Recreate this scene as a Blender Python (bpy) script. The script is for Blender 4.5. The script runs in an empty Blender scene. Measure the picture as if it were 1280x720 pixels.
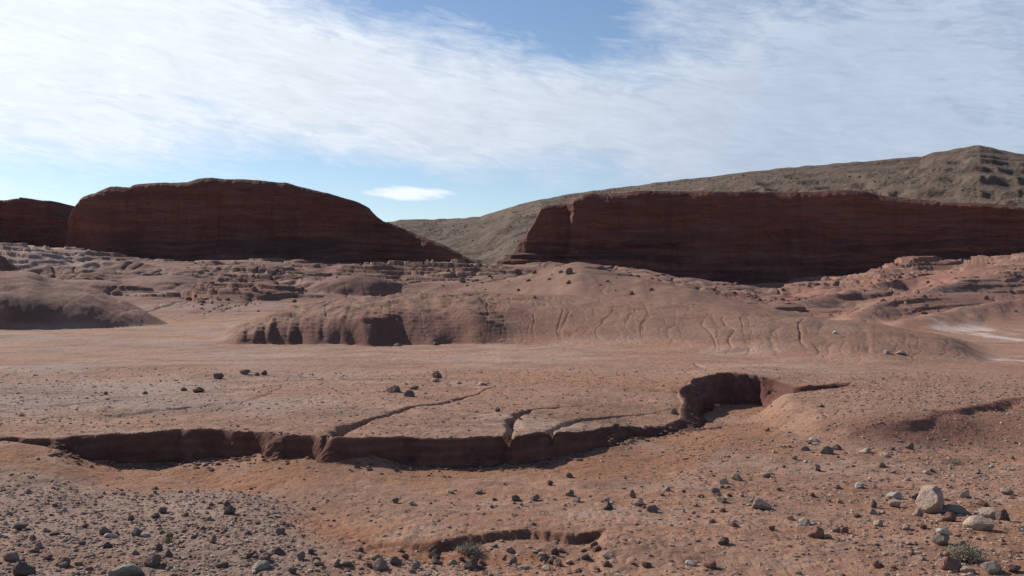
import bpy, bmesh, math, random
import numpy as np
from mathutils import Vector, Matrix

random.seed(11)
rng = np.random.default_rng(11)
S = bpy.context.scene
COL = S.collection
F = 1229.0          # focal length in photo pixels (1280 wide): 55 degrees across
EYE = 3.0           # eye height above the foreground

# ------------------------------------------------------------------ noise
def _hash(ix, iy, seed):
    h = (ix.astype(np.int64) * 374761393 + iy.astype(np.int64) * 668265263 + seed * 1442695041) & 0xFFFFFFFF
    h = ((h ^ (h >> 13)) * 1274126177) & 0xFFFFFFFF
    h = (h ^ (h >> 16)) & 0xFFFFFF
    return h.astype(np.float32) / 16777215.0

def vnoise(x, y, seed=0):
    """smooth value noise in -1..1"""
    x = np.asarray(x, np.float64); y = np.asarray(y, np.float64)
    x0 = np.floor(x); y0 = np.floor(y)
    fx = (x - x0).astype(np.float32); fy = (y - y0).astype(np.float32)
    fx = fx * fx * fx * (fx * (fx * 6 - 15) + 10); fy = fy * fy * fy * (fy * (fy * 6 - 15) + 10)
    a = _hash(x0, y0, seed); b = _hash(x0 + 1, y0, seed)
    c = _hash(x0, y0 + 1, seed); d = _hash(x0 + 1, y0 + 1, seed)
    return ((a + (b - a) * fx) * (1 - fy) + (c + (d - c) * fx) * fy) * 2 - 1

def fbm(x, y, seed=0, octv=4, gain=.5):
    s = 0; a = 1.; t = 0
    ca, sa = .8, .6
    for k in range(octv):
        s = s + a * vnoise(x, y, seed + k * 17); t += a
        x, y = 2.03 * (ca * x - sa * y), 2.03 * (sa * x + ca * y); a *= gain
    return s / t

def ss(a, b, x):
    t = np.clip((x - a) / (b - a), 0, 1)
    return t * t * (3 - 2 * t)

# ------------------------------------------------------------------ terrain: broad relief
TU = [-400, 0, 200, 400, 600, 720, 850, 950, 1100, 1280, 1700]
TD = [4, 12, 17, 30, 45, 60, 80, 110, 150, 200, 245, 330]
TZ = [
 [0]*11, [0]*11, [0]*11,
 [0, 0, 0, 0, 0, 0, 0, 0, 0, -.05, -.1],
 [0, 0, 0, 0, 0, 0, 0, -.1, -.3, -.5, -.6],
 [.2, .2, .2, .2, .2, .2, .1, -.1, -.4, -.5, -.5],
 [.4, .4, .4, .8, 1., 1.2, .9, .3, .0, .2, .4],
 [3.6, 3.3, 2.3, 2.6, 3.4, 3.8, 2.1, 1.2, 1.7, 3.0, 3.3],
 [7.6, 7.4, 5.6, 5.8, 5.2, 5.8, 3.4, 1.9, 4.4, 7.0, 7.2],
 [12.3, 11.8, 7.8, 7.4, 7.2, 7.5, 4.0, 2.5, 6., 9.2, 9.5],
 [10, 10, 8, 7, 6.5, 6.5, 6, 6, 8, 9, 9],
 [8, 8, 7, 5, 4, 4, 5, 6, 7, 8, 8]]
NU, ND = 141, 150
LU = np.linspace(-400, 1700, NU); LD = np.linspace(math.log(4), math.log(330), ND)
_t = np.array([np.interp(LU, TU, r) for r in TZ])
_g = np.array([np.interp(LD, np.log(TD), _t[:, j]) for j in range(NU)]).T
def _blur(a, n, ax):
    k = np.exp(-np.linspace(-2, 2, 2 * n + 1) ** 2); k /= k.sum()
    p = np.concatenate([np.repeat(np.take(a, [0], ax), n, ax), a, np.repeat(np.take(a, [-1], ax), n, ax)], ax)
    return np.apply_along_axis(lambda v: np.convolve(v, k, 'valid'), ax, p)
_g = _blur(_blur(_g, 5, 0), 5, 1)
def table(u, d):
    a = (np.clip(u, -400, 1700) + 400) / 2100 * (NU - 1); b = (np.log(np.clip(d, 4, 330)) - LD[0]) / (LD[-1] - LD[0]) * (ND - 1)
    i = np.minimum(a.astype(int), NU - 2); j = np.minimum(b.astype(int), ND - 2); p = a - i; q = b - j
    return (_g[j, i] * (1 - p) + _g[j, i + 1] * p) * (1 - q) + (_g[j + 1, i] * (1 - p) + _g[j + 1, i + 1] * p) * q

# the wash: far bank (steep) and the softer right-hand side
BANK = [(-500, 16.1), (-100, 16.1), (30, 16.2), (70, 16.4), (150, 17.07), (190, 17.25), (230, 17.4), (280, 17.25), (330, 17.0), (380, 16.7), (404, 16.6), (412, 16.9), (419, 16.5), (440, 16.55), (500, 16.75),
        (560, 16.7), (615, 16.75), (627, 17.0), (640, 16.8), (676, 17.2), (684, 17.55), (694, 17.4), (736, 18.1), (790, 19.2), (830, 20.1), (848, 20.9), (853, 22.2), (847, 23.8), (853, 25.0),
        (866, 26.2), (888, 27.0), (920, 27.2), (950, 27.1), (972, 26.8), (985, 26.2), (993, 25.5), (1002, 25.3), (1030, 25.7), (1068, 26.0)]
SOFT = [(1068, 26.0), (1064, 25.2), (1045, 24.6), (1018, 24.2), (1002, 23.9), (997, 23.4), (1004, 22.5), (1014, 21.5), (1024, 20.8), (1040, 20.1), (1070, 19.9), (1100, 20.0), (1130, 20.3), (1210, 20.6), (1300, 21.2), (1700, 22.)]
def px(u, d): return ((u - 640) / F * d, d)
BK = [px(*p) for p in BANK]; SF = [px(*p) for p in SOFT]
LOW = BK + SF[1:] + [(60, 22), (60, -40), (-60, -40), (-60, 16.1)]
BANK2 = [px(*p) for p in [(1110, 19.2), (1150, 19.6), (1165, 20.2), (1195, 20.6), (1230, 21.2), (1262, 22.2), (1300, 22.9), (1420, 24)]]
LEDGE = [px(*p) for p in [(440, 11.9), (500, 11.75), (540, 11.6), (570, 11.65), (600, 11.9), (630, 12.05), (660, 12.1), (690, 12.0), (715, 11.9), (745, 12.0), (775, 12.1)]]

def pdist(x, y, pl):
    """distance to a polyline, signed: positive on the left of its direction; and position along it"""
    best = np.full(x.shape, 1e9); sg = np.zeros(x.shape); al = np.zeros(x.shape); acc = 0
    for (ax, ay), (bx, by) in zip(pl[:-1], pl[1:]):
        dx, dy = bx - ax, by - ay; L2 = dx * dx + dy * dy; L = math.sqrt(L2)
        t = np.clip(((x - ax) * dx + (y - ay) * dy) / L2, 0, 1)
        qx = x - ax - t * dx; qy = y - ay - t * dy; d2 = qx * qx + qy * qy
        m = d2 < best
        best = np.where(m, d2, best); sg = np.where(m, np.sign(dx * (y - ay) - dy * (x - ax)), sg); al = np.where(m, acc + t * L, al)
        acc += L
    return np.sqrt(best), sg, al

def inside(x, y, poly):
    r = np.zeros(x.shape, bool); n = len(poly)
    for k in range(n):
        (ax, ay), (bx, by) = poly[k], poly[(k + 1) % n]
        if ay == by: continue
        c = ((ay > y) != (by > y)) & (x < (bx - ax) * (y - ay) / (by - ay) + ax)
        r ^= c
    return r

RILLS = [  # (path, width, depth)
 ([(412, 16.6), (420, 17.0), (432, 17.6), (460, 18.4), (490, 19.4), (520, 20.6), (560, 21.4), (600, 23.4), (620, 25)], .06, .17),
 ([(624, 16.7), (630, 17.2), (641, 17.8), (647, 19.2), (665, 20.2), (700, 21.0), (730, 21.4)], .06, .17),
 ([(681, 17.2), (688, 17.8), (692, 18.3), (730, 19.5), (780, 20.8), (850, 22.1)], .055, .08),
 ([(150, 19.5), (240, 20.4), (300, 21.3), (340, 23), (360, 25)], .10, .07),
 ([(60, 21.), (160, 22.), (220, 21.8)], .08, .05),
 ([(850, 24.0), (820, 24.6), (780, 25.6)], .1, .10),
 ([(900, 29.6), (880, 31), (870, 33)], .12, .12),
]
CHAN = [px(*p) for p in [(250, 15.4), (330, 14.7), (375, 13.6), (430, 12.4), (500, 11.3), (570, 10.9), (700, 10.9), (800, 10.4)]]

# the eroded mound in the middle: crest and foot by bearing
RC_U = [270, 300, 340, 400, 480, 580, 640, 700, 800, 900, 1000, 1100, 1180, 1255]
RC_V = [424, 411, 390, 379, 372, 365, 368, 371, 377, 385, 398, 408, 424, 460]
RC_D = [46, 48, 50, 53, 55, 57, 57, 57, 55, 53, 49, 45, 41, 36]
RB_U = [270, 290, 630, 690, 760, 850, 1000, 1100, 1180, 1255]
RB_D = [44, 43.3, 42.8, 41.8, 40.4, 38.4, 34.0, 32.0, 32.5, 33.5]
_FU = np.linspace(150, 1500, 676)
def curve(us, vs, n=14):
    """a bearing-to-value table without kinks"""
    t = np.interp(_FU, us, vs); k = np.hanning(2 * n + 3)[1:-1]; k /= k.sum()
    t = np.convolve(np.pad(t, n, 'edge'), k, 'valid')
    return lambda u: np.interp(u, _FU, t)
C_V, C_D, C_B = curve(RC_U, RC_V), curve(RC_U, RC_D), curve(RB_U, RB_D)
# longer ridges behind it: (bearing, crest px, distance), half widths towards and away from the viewpoint
RIDGES = [([(520, 372, 92), (570, 362, 92), (640, 348, 90), (690, 335, 87), (722, 329, 85), (760, 336, 83), (800, 345, 80), (860, 360, 75), (900, 370, 72), (960, 385, 66), (1010, 397, 61), (1060, 408, 57)], 13, 14),
 ([(1010, 402, 68), (1060, 390, 74), (1110, 377, 82), (1160, 362, 92), (1220, 346, 103), (1290, 333, 112), (1400, 320, 120)], 7, 9),
 ([(1060, 412, 62), (1110, 402, 66), (1160, 393, 70), (1220, 382, 75), (1290, 372, 80), (1400, 362, 85)], 5, 6),
 ([(930, 390, 82), (980, 379, 88), (1030, 369, 98), (1080, 358, 110), (1140, 343, 124), (1200, 330, 136)], 6, 8)]
RIDGES = [(curve([p[0] for p in r], [p[1] for p in r], 8), curve([p[0] for p in r], [p[2] for p in r], 8), r[0][0], r[-1][0], a, b) for r, a, b in RIDGES]
DOME_SHADE = {(312, 350): .9, (215, 344): .55, (115, 350): .55, (440, 345): .6, (1190, 366): .45, (955, 382): .35, (1085, 383): .5, (-30, 311): .8}  # weight of the dark red tint painted on these domes as shade
DOMES = [  # bearing px, top px, distance, half width px, half depth m, exponent
 (-60, 337, 63, 268, 8, 2.5), (312, 350, 97, 82, 6, 2.4), (215, 344, 112, 90, 7, 2.4), (115, 350, 105, 85, 6, 2.4),
 (460, 330, 150, 50, 8, 2), (310, 325, 165, 80, 10, 2), (190, 329, 150, 80, 7, 2.2), (1020, 354, 135, 60, 7, 2), (1250, 334, 122, 130, 13, 1.8),
 (1190, 366, 92, 125, 8, 1.8), (955, 382, 84, 100, 6, 2), (1085, 383, 88, 75, 6, 2), (1150, 322, 165, 90, 9, 2), (-30, 311, 130, 62, 9, 1.6), (440, 345, 98, 62, 6, 2.6),
 (890, 357, 130, 60, 5, 2), (800, 349, 128, 60, 7, 2), (620, 343, 128, 60, 6, 2), (560, 352, 100, 90, 7, 2)]

def terrain(x, y, want_soil=False):
    """height (and surface colour) of the ground at x, y"""
    x = np.asarray(x, float); y = np.asarray(y, float)
    yy = np.maximum(y, 1.0); u = np.clip(640 + F * x / yy, -400, 1700)
    base = table(u, np.hypot(x * .3, yy))
    n = x.shape
    low = np.zeros(n); T = np.ones(n); wall = np.zeros(n); zfg = np.zeros(n)
    mfg = (y < 40)
    T[y <= 13.6] = 0
    m = mfg & (y > 13.6)
    xm, ym, um = x[m], y[m], u[m]
    wx = .23 * fbm(xm / .65, ym / .9, 3, 3) + .24 * vnoise(xm / 2.1, ym / 2.1, 5)
    dA, _, _ = pdist(xm, ym + wx, BK)
    dB, _, _ = pdist(xm + wx, ym + .5 * wx, SF)
    ins = inside(xm, ym + wx, LOW)
    deep = ss(19.2, 23, ym)
    wA = .14 + .26 * deep + .05 * (vnoise(xm / .9, ym / .9, 9) + 1) + .16 * ss(.0, .6, fbm(xm / .5, ym / 2, 12, 2))
    prof = np.where(dA < wA, 1 - (.90 - .38 * ss(.15, .6, fbm(xm / 1.3, ym / 3, 11, 2))) * (dA / wA) ** 1.25, (.10 + .38 * ss(.15, .6, fbm(xm / 1.3, ym / 3, 11, 2)) * (1 - deep)) * np.exp(-(dA - wA) / .30))
    profB = 1 - ss(0, 1.15 - .6 * ss(985, 1000, um) * ss(22.5, 23.5, ym) + .9 * ss(1000, 1060, um) * ss(23, 21, ym), dB)
    Tm = np.where(ins, np.maximum(prof, profB), 1.)
    T[m] = Tm
    low[m] = np.where(ins, deep * (1 - ss(900, 1040, um) * (1 - ss(23, 24.5, ym))) * .20, 0) * (1 - Tm)
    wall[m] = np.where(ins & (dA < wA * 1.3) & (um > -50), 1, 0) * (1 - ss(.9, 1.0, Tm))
    hb = np.interp(u[mfg], [-400, 20, 70, 110, 150, 200, 280, 380, 440, 520, 680, 740, 820, 900], [.49, .47, .36, .12, -.04, -.10, .0, .12, .10, .02, -.02, .02, .05, .08])
    yb = np.interp(u[mfg], [-400, 70, 200, 300, 440, 680, 736, 830], [16.1, 16.4, 17.3, 17.1, 16.6, 17.2, 18.1, 20.1])
    zfg[mfg] = hb * np.exp(-((y[mfg] - yb) / 2.2) ** 2)
    zup = .5 + base - .32 * np.exp(-((u - 825) / 85) ** 2 - ((y - 20.4) / 2.4) ** 2) - .07 * np.exp(-((u - 720) / 60) ** 2 - ((y - 18) / 1.5) ** 2)
    zup = zup + .17 * np.exp(-((u - 912) / 48) ** 2 - ((y - 27.8) / 2.2) ** 2)
    zup = zup - .15 * np.exp(-((u - 1010) / 60) ** 2 - ((y - 21.6) / 2.0) ** 2)
    lip = np.zeros(n); lip[m] = np.where(ins, 0, -.035 * np.exp(-dA / .12) - .05 * np.exp(-dA / .9))
    zup = zup + lip * ss(20, 120, u) * ss(1062, 1000, u)
    z = zfg * (1 - T) + zup * T - low
    # small second bank on the right, the little ledge and the shallow channel in front
    carve = np.zeros(n); red = np.zeros(n)
    k = mfg & (x > 5) & (y > 16) & (y < 27)
    if k.any():
        xk, yk = x[k], y[k]; w = .15 * fbm(xk / .6, yk / .6, 21, 3) + .05 * vnoise(xk / .18, yk / .18, 22)
        d, s, _ = pdist(xk, yk + w, BANK2); fade = ss(1060, 1200, u[k])
        below = np.where(s < 0, ss(0, .3, d) * np.exp(-d / 2.2), 0) * fade * np.clip(.6 + vnoise(xk / 1.1, yk / 1.1, 23) * .5, .1, 1.4)
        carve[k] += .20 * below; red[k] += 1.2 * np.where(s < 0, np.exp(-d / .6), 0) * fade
    k = mfg & (y > 9) & (y < 14.5) & (np.abs(x) < 5)
    if k.any():
        xk, yk = x[k], y[k]; w = .10 * fbm(xk / .3, yk / .3, 31, 3) + .03 * vnoise(xk / .08, yk / .08, 32)
        d, s, _ = pdist(xk, yk + w, LEDGE); fade = ss(480, 600, u[k] + 30 * vnoise(xk * 3, yk, 4)) * (1 - ss(742, 760, u[k]))
        fade = .35 * ss(440, 500, u[k]) * (1 - ss(742, 760, u[k])) + .65 * fade
        carve[k] += .12 * np.where(s < 0, ss(0, .07, d) * np.exp(-d / .9), 0) * fade
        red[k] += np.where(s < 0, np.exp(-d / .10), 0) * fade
    k = mfg & (y > 8) & (y < 17)
    xk, yk = x[k], y[k]; w = .35 * fbm(xk / .9, yk / .9, 41, 3)
    d, s, _ = pdist(xk, yk + w, CHAN)
    carve[k] += .10 * np.exp(-(d / .45) ** 2)
    chan = np.zeros(n); chan[k] = np.exp(-(d / .55) ** 2)
    k = mfg & (y > 16)
    xk, yk = x[k], y[k]
    for path, wd, dp in RILLS:
        pl = [px(*p) for p in path]
        w = .20 * fbm(xk / .7, yk / .7, 51, 4)
        d, s, al = pdist(xk + w, yk + w, pl)
        L = sum(math.dist(a, b) for a, b in zip(pl[:-1], pl[1:]))
        fd = 1 - ss(.1, 1, al / L)
        carve[k] += dp * np.exp(-(d / (wd * (.5 + fd) * (1 + .6 * vnoise(xk / .4, yk / .4, 53)))) ** 2) * (.25 + .75 * fd) * (T[k] > .9)
    z = z - carve
    m = mfg
    # fine relief of the near and middle ground
    m2 = y < 75
    xm, ym = x[m2], y[m2]
    fine = .035 * fbm(xm / 1.3, ym / 1.3, 61, 4) + .018 * fbm(xm / .22, ym / .22, 67, 3) + .10 * fbm(xm / 5, ym / 5, 71, 2)
    grit = .35 + .65 * ss(-.1, .35, fbm(xm / 2.4, ym / 2.4, 73, 2))
    fine += (.018 * grit * np.abs(vnoise(xm / .10, ym / .12, 77)) + .010 * grit * np.maximum(vnoise(xm / .21, ym / .21, 78) - .25, 0) * 2) * (.22 + .78 * ss(19, 14, ym)) * ss(60, 25, ym)
    flat = np.zeros(n); low_ = .030 * fbm(xm / 1.3, ym / 1.3, 61, 2) + .10 * fbm(xm / 5, ym / 5, 71, 2); edge_ = 1 - .85 * np.clip(4 * T[m2] * (1 - T[m2]) * 4, 0, 1)
    flat[m2] = low_ + (fine - low_) * edge_
    z = z + flat
    wz = wall > .05
    if wz.any(): z[wz] -= wall[wz] * ss(.92, .6, T[wz]) * (.09 * np.abs(fbm(x[wz] / .32, y[wz] / .09, 13, 3)) + .12 * np.abs(fbm(x[wz] / 1.0, y[wz] / .25, 14, 2)))
    # the eroded mound
    yc = C_D(u); zc = EYE + (360 - C_V(u)) / F * yc; yb = C_B(u)
    mk = (u > 255) & (u < 1262) & (y > 28) & (y < 100)
    ridge = np.zeros(n); cliff = np.zeros(n)
    xm, ym, um = x[mk], y[mk], u[mk]
    ybm, ycm, zcm = yb[mk], yc[mk], zc[mk]
    steep = 1 - ss(560, 690, um + 12 * vnoise(xm / 1.5, ym / 1.5, 80))
    mean = 1.3 * fbm(xm / 3.6, ym / 9, 81, 3) + .45 * vnoise((xm + .5 * ym) / .9, ym / 2.5, 82) + .55 * np.abs(vnoise(xm / 1.7, ym / 6, 86))
    s = (ym + mean * steep * .9 - ybm - .3) / np.maximum(ycm - ybm, 1)
    ff = np.clip(s, 0, 1)
    wcl = .15 + .06 * vnoise(xm / 2.3, ym / 9, 83)
    hcl = np.interp(um, [280, 330, 400, 480, 540, 600, 650, 690], [.35, .45, .56, .60, .48, .54, .38, .0]) + .08 * vnoise(xm / 1.1, ym / 5, 84)
    Fl = hcl * (np.sin(np.clip(ff / wcl, 0, 1) * math.pi / 2) * .75 + .25 * ss(.0, 1, ff / (wcl * 2.2))) + (1 - hcl) * (1 - (1 - ff) ** 2)
    Fr = np.sin(ff * math.pi / 2) ** 1.05
    Ft = Fl * steep + Fr * (1 - steep)
    back = np.exp(-(np.maximum(ym - ycm, 0) / 13) ** 2)
    Ft = Ft * back
    rise = np.maximum(zcm - z[mk], 0) * Ft
    wob = um + 9 * fbm(xm / 4, ym / 4, 87, 2)
    rl = np.abs(vnoise(wob / 64, ym / 60, 88)); rl2 = np.abs(vnoise(wob / 19, ym / 60, 89))
    bell = np.clip(s, 0, 1) * (1 - np.clip(s, 0, 1)) * 4
    wb2 = um + 16 * fbm(xm / 2.6, ym / 2.6, 151, 2); wb3 = um + 9 * fbm(xm / 1.2, ym / 1.4, 152, 2)
    ra, rb, rc = np.abs(vnoise(wob / 52, ym / 45, 153)), np.abs(vnoise(wb2 / 25, ym / 30, 154)), np.abs(vnoise(wb3 / 10, ym / 20, 155))
    pat = ss(-.5, .3, vnoise(um / 50, ym / 6, 156))
    rise -= (.055 * np.exp(-ra / .04) * ss(-.2, .4, vnoise(um / 70, ym / 3.5, 159)) + .065 * np.exp(-rb / .07) * ss(-.1, .5, vnoise(um / 45, ym / 4, 156)) + .03 * np.exp(-rc / .12)) * ss(0, .35, rise) * np.clip(1.4 - ff, 0, 1) * (1 - .4 * steep)
    rise -= (.07 * np.exp(-(rl / .014) ** 2) * ss(-.5, .2, vnoise(um / 60, ym / 5, 92)) + .07 * np.exp(-(rl2 / .022) ** 2) * ss(.1, .4, vnoise(um / 35, ym / 4, 94)) * ss(1000, 920, um)) * bell * ss(0, .3, rise)
    fur = vnoise(wob / 27, ym / 40, 95) + .6 * vnoise(wob / 12, ym / 40, 96) + .35 * vnoise(wob / 5.5, ym / 30, 97)
    fur = fur * np.clip(.6 + 1.2 * vnoise(xm / 3.1, ym / 4, 98), .1, 1.6)
    rise += fur * ss(0, .4, rise) * (.13 * steep * (1 - ss(wcl * 1.3, wcl * 3.5, ff)) + .03 * bell)
    led = .16; q = (z[mk] + rise) / led + .5 * fbm(xm / 6, ym / 6, 90, 2); fr = q - np.floor(q)
    rise += led * (ss(.3, .7, fr) - fr) * .35 * steep * ss(0, .15, bell)
    rise += .16 * fbm(xm / 2.2, ym / 2.2, 91, 3) * Ft + .24 * fbm(xm / .95, ym / .8, 93, 4) * Ft * (.25 + .75 * steep)
    edge = ss(258, 300, um) * (1 - ss(1190, 1262, um))
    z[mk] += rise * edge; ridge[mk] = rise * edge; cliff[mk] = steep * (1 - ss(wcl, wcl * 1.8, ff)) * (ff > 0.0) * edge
    # domes and slickrock behind
    mk = (y > 40) & (y < 300)
    xm, ym, um, zm = x[mk], y[mk], u[mk], z[mk].copy()
    W = ss(70, 96, ym + 8 * vnoise(xm / 12, ym / 12, 100)) * (1 - ss(210, 240, ym))
    rl3 = np.abs(vnoise(xm / 3.2 + .5 * fbm(xm / 5, ym / 5, 139, 2), ym / 14, 138)); rl4 = np.abs(vnoise(xm / 1.5 + .6 * fbm(xm / 2.5, ym / 2.5, 157, 2), ym / 8, 158)); zm -= .10 * ss(60, 72, ym) * ss(150, 110, ym) * np.exp(-rl4 / .10)
    zm -= .30 * ss(60, 72, ym) * ss(200, 150, ym) * np.exp(-(rl3 / .08) ** 2) * ss(-.1, .3, vnoise(xm / 9, ym / 9, 140))
    zm += W * (.8 * fbm(xm / 22, ym / 11, 101, 3) + .5 * (np.abs(fbm(xm / 8, ym / 5, 103, 2)) - .2)) * ss(70, 140, ym) 
    wr = ss(560, 860, um)
    def crags(ca, sa):
        pa, pb = xm * ca + ym * sa, -xm * sa + ym * ca
        return 2.4 * (.16 - np.abs(fbm(pa / 30, pb / 13, 131, 2)) * 1.5) + .8 * fbm(pa / 12, pb / 6, 137, 2) + crag * (.62 * fbm(pa / 5.5, pb / 2.6, 133, 4) + .30 * np.abs(fbm(pa / 1.6, pb / 1.1, 135, 2)))
    crag = ss(-.25, .25, fbm(xm / 26, ym / 20, 130, 2) + .25 * ss(150, 60, um) + .2 * ss(850, 1000, um))
    zm += W * ss(80, 105, ym) * (crags(.8, -.6) * wr + crags(.95, .3) * (1 - wr)) * ss(205, 170, ym)
    rp = np.zeros(xm.shape)
    for cv, cd, u0, u1, wf, wb in RIDGES:
        dd = cd(um); zt = EYE + (360 - cv(um)) / F * dd; t = ym + 1.6 * fbm(xm / 6, ym / 8, 141, 2) - dd
        p = np.exp(-np.abs(np.where(t < 0, t / wf, t / wb)) ** 1.7) * ss(u0, u0 + 70, um) * ss(u1 + 1, u1 - 60, um)
        rp = np.maximum(rp, p * (zt - zm > .1))
        fr_ = vnoise(um / 16 + .5 * fbm(xm / 5, ym / 5, 143, 2), ym / 25, 142)
        zm += np.maximum(zt - zm, 0) * p * (1 + .10 * fr_ * (1 - p)) + .22 * p * fbm(xm / 2.4, ym / 2.4, 144, 4)
    dome = np.zeros(xm.shape); lefthill = np.zeros(xm.shape)
    wu = 14 * fbm(xm / 9, ym / 9, 105, 2); wd = 1.6 * fbm(xm / 7, ym / 7, 106, 2)
    for i, (uc, vt, dc, hw, hd, ex) in enumerate(DOMES):
        rr = np.hypot((um + wu * (.4 if i == 0 else 1) - uc) / hw, (ym + wd - dc) / hd)
        p = np.where(rr < 1, (1 - np.minimum(rr, 1) ** ex), 0)
        zt = EYE + (360 - vt) / F * dc
        add = np.maximum(zt - zm, 0) * p
        if i == 0:
            add *= 1 + .04 * vnoise(um / 20, ym / 8, 108); lefthill = add.copy()
        zm += add; dome = np.maximum(dome, DOME_SHADE.get((uc, vt), 0) * ss(.05, .35, add))
    zm += .40 * ss(175, 130, um) * ss(112, 125, ym) * W * (fbm(xm / 4, ym / 2.2, 145, 4) - .5 * np.exp(-(vnoise(xm / 4.5, ym / 3, 146) / .12) ** 2))
    st = .75 + .25 * vnoise(xm / 40, ym / 40, 110)
    q = (zm + .9 * fbm(xm / 14, ym / 8, 111, 4) + .05 * xm * np.where(um > 640, -1, 1)) / .78; fr = q - np.floor(q)
    amt = W * np.clip(-.12 + 1.5 * fbm(xm / 16, ym / 14, 113, 2) + 1.0 * ss(150, 60, um) * ss(110, 125, ym) + .85 * ss(850, 1000, um) * ss(98, 125, ym) + .8 * ss(380, 430, um) * ss(680, 620, um) * ss(95, 110, ym) + .6 * ss(150, 170, ym), 0, 1)
    zm += .78 * (ss(.46, .54, fr) - fr) * amt * st
    q = (zm + .2 * fbm(xm / 4, ym / 3, 115, 3)) / .27; fr = q - np.floor(q)
    zm += .27 * (ss(.41, .59, fr) - fr) * amt * .9
    zm += W * (.10 * fbm(xm / 2.2, ym / 1.8, 117, 3))
    zm += lefthill.clip(0, 1) * (.20 * fbm(xm / 1.6, ym / 2, 118, 4) - .04 * np.exp(-(vnoise(xm / 2.5, ym / 12, 119) / .08) ** 2))
    z[mk] = zm
    if not want_soil: return z
    # ---- colour of the soil itself, plus shade painted on some domes
    c = np.empty(n + (3,), np.float32)
    tan = np.array([.342, .190, .126]); orange = np.array([.320, .150, .082]); grey = np.array([.275, .190, .152]); pale = np.array([.375, .245, .182])
    redc = np.array([.165, .070, .052]); slick = np.array([.228, .128, .092]); salt = np.array([.62, .53, .48]); dred = np.array([.300, .142, .102])
    def mixin(w, col):
        w = np.clip(w, 0, 1)[..., None]; c[...] = c * (1 - w) + col * w
    c[...] = tan
    n1 = fbm(x / 9, y / 9, 201, 4); n2 = fbm(x / 2.1, y / 2.1, 203, 4); n3 = fbm(x / .5, y / .5, 205, 3) * (y < 40)
    mixin(.55 * ss(-.05, .45, n1 + .4 * n2), orange)
    mixin(.8 * ss(-.1, .4, fbm(x / 4.5, y / 1.8, 207, 5)) * ss(15, 18, y) * ss(75, 55, y), pale)
    left = ss(560, 150, u)
    mixin(.75 * left * ss(-.35, .2, fbm(x / 5, y / 3, 209, 3)) * ss(16, 19, y) * ss(72, 52, y), grey * 1.12)
    mixin(.55 * ss(.0, .45, fbm(x / 1.7, y / .9, 231, 4)) * ss(90, 60, y), tan * .66); mixin(.5 * ss(.1, .5, fbm(x / .35, y / .25, 233, 3)) * ss(30, 18, y), tan * .55)
    # bottom of the wash and channel: orange sand
    mixin(.8 * (1 - T) * ss(13.8, 15.5, y) * ss(-.4, .2, n2) * ss(1010, 940, u), orange * .95)
    mixin(.9 * chan * ss(-.5, .1, n2), orange * np.array([1, .95, .9]))
    lowleft = ss(430, 330, u + 60 * n2) * ss(15.4, 14.2, y + .8 * n2)
    mixin(.65 * lowleft, grey * np.array([1.0, .97, .95]))
    mixin(.55 * lowleft * ss(.1, .5, n3 + .5 * n2), pale * .95)
    mixin(.55 * ss(.18, .5, fbm(x / .9, y / .5, 211, 4)) * (y < 17) * (1 - lowleft), pale)
    mixin(.45 * ss(.05, .4, fbm(x / 3., y / .8, 213, 3)) * (y < 18), orange)
    mixin(.6 * np.exp(-((u - 580) / 60) ** 2 - ((y - 9.5) / 1.2) ** 2) * 0, pale)
    # right-hand stony ground
    mixin(.5 * ss(900, 1150, u) * ss(17, 22, y) * ss(54, 38, y), tan * .86)
    # banks
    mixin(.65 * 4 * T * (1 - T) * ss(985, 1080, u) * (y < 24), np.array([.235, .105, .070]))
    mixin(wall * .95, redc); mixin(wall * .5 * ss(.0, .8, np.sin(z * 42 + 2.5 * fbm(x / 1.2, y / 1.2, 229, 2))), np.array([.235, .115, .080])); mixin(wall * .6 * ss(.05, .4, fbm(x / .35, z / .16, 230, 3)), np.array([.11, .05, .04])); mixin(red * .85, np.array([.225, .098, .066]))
    # mound
    rg = ss(.12, .5, ridge)
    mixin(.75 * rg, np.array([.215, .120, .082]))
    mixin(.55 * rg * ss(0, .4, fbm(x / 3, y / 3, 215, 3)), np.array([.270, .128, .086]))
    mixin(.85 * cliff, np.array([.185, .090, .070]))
    band = np.sin(z * 9 + 2 * fbm(x / 6, y / 6, 217, 2))
    far = ss(62, 85, y)
    mixin(far, slick)
    mixin(far * .6 * ss(.1, .7, np.sin(z * 5.3 + 2.2 * fbm(x / 14, y / 14, 219, 3))), np.array([.305, .195, .150]))
    mixin(far * .55 * ss(.3, .8, np.sin(z * 3.1 + 1 + 2.5 * fbm(x / 18, y / 14, 221, 3))), np.array([.215, .108, .083]))
    mixin(far * .65 * ss(850, 1050, u) * ss(-.3, .3, fbm(x / 15, y / 15, 223, 3)), dred)
    mixin(far * .7 * ss(160, 90, u + 15 * n2) * ss(118, 130, y), np.array([.38, .255, .205]))
    dm = np.zeros(n); dm[mk] = rp; mixin(.7 * ss(.1, .5, dm) * ss(1040, 930, u), np.array([.200, .112, .078])); mixin(.5 * ss(.1, .5, dm) * ss(.0, .5, fbm(x / 4, y / 4, 237, 4)), np.array([.27, .155, .11])); dm[mk] = dome; mixin(dm, np.array([.205, .105, .080]))  # last mix paints the shade tint over the chosen domes
    hillw = np.zeros(n); hillw[mk] = ss(.1, .5, lefthill)
    mixin(hillw * .92, np.array([.235, .128, .095])); mixin(hillw * .6 * ss(.0, .4, fbm(x / 2.5, y / 2.5, 225, 3)), np.array([.15, .085, .065]))
    # salt crust in the side wash
    us = u + 25 * fbm(x / 2, y / 2, 227, 3)
    sn = fbm(x / 2.2, y / 5, 235, 4)
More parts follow.
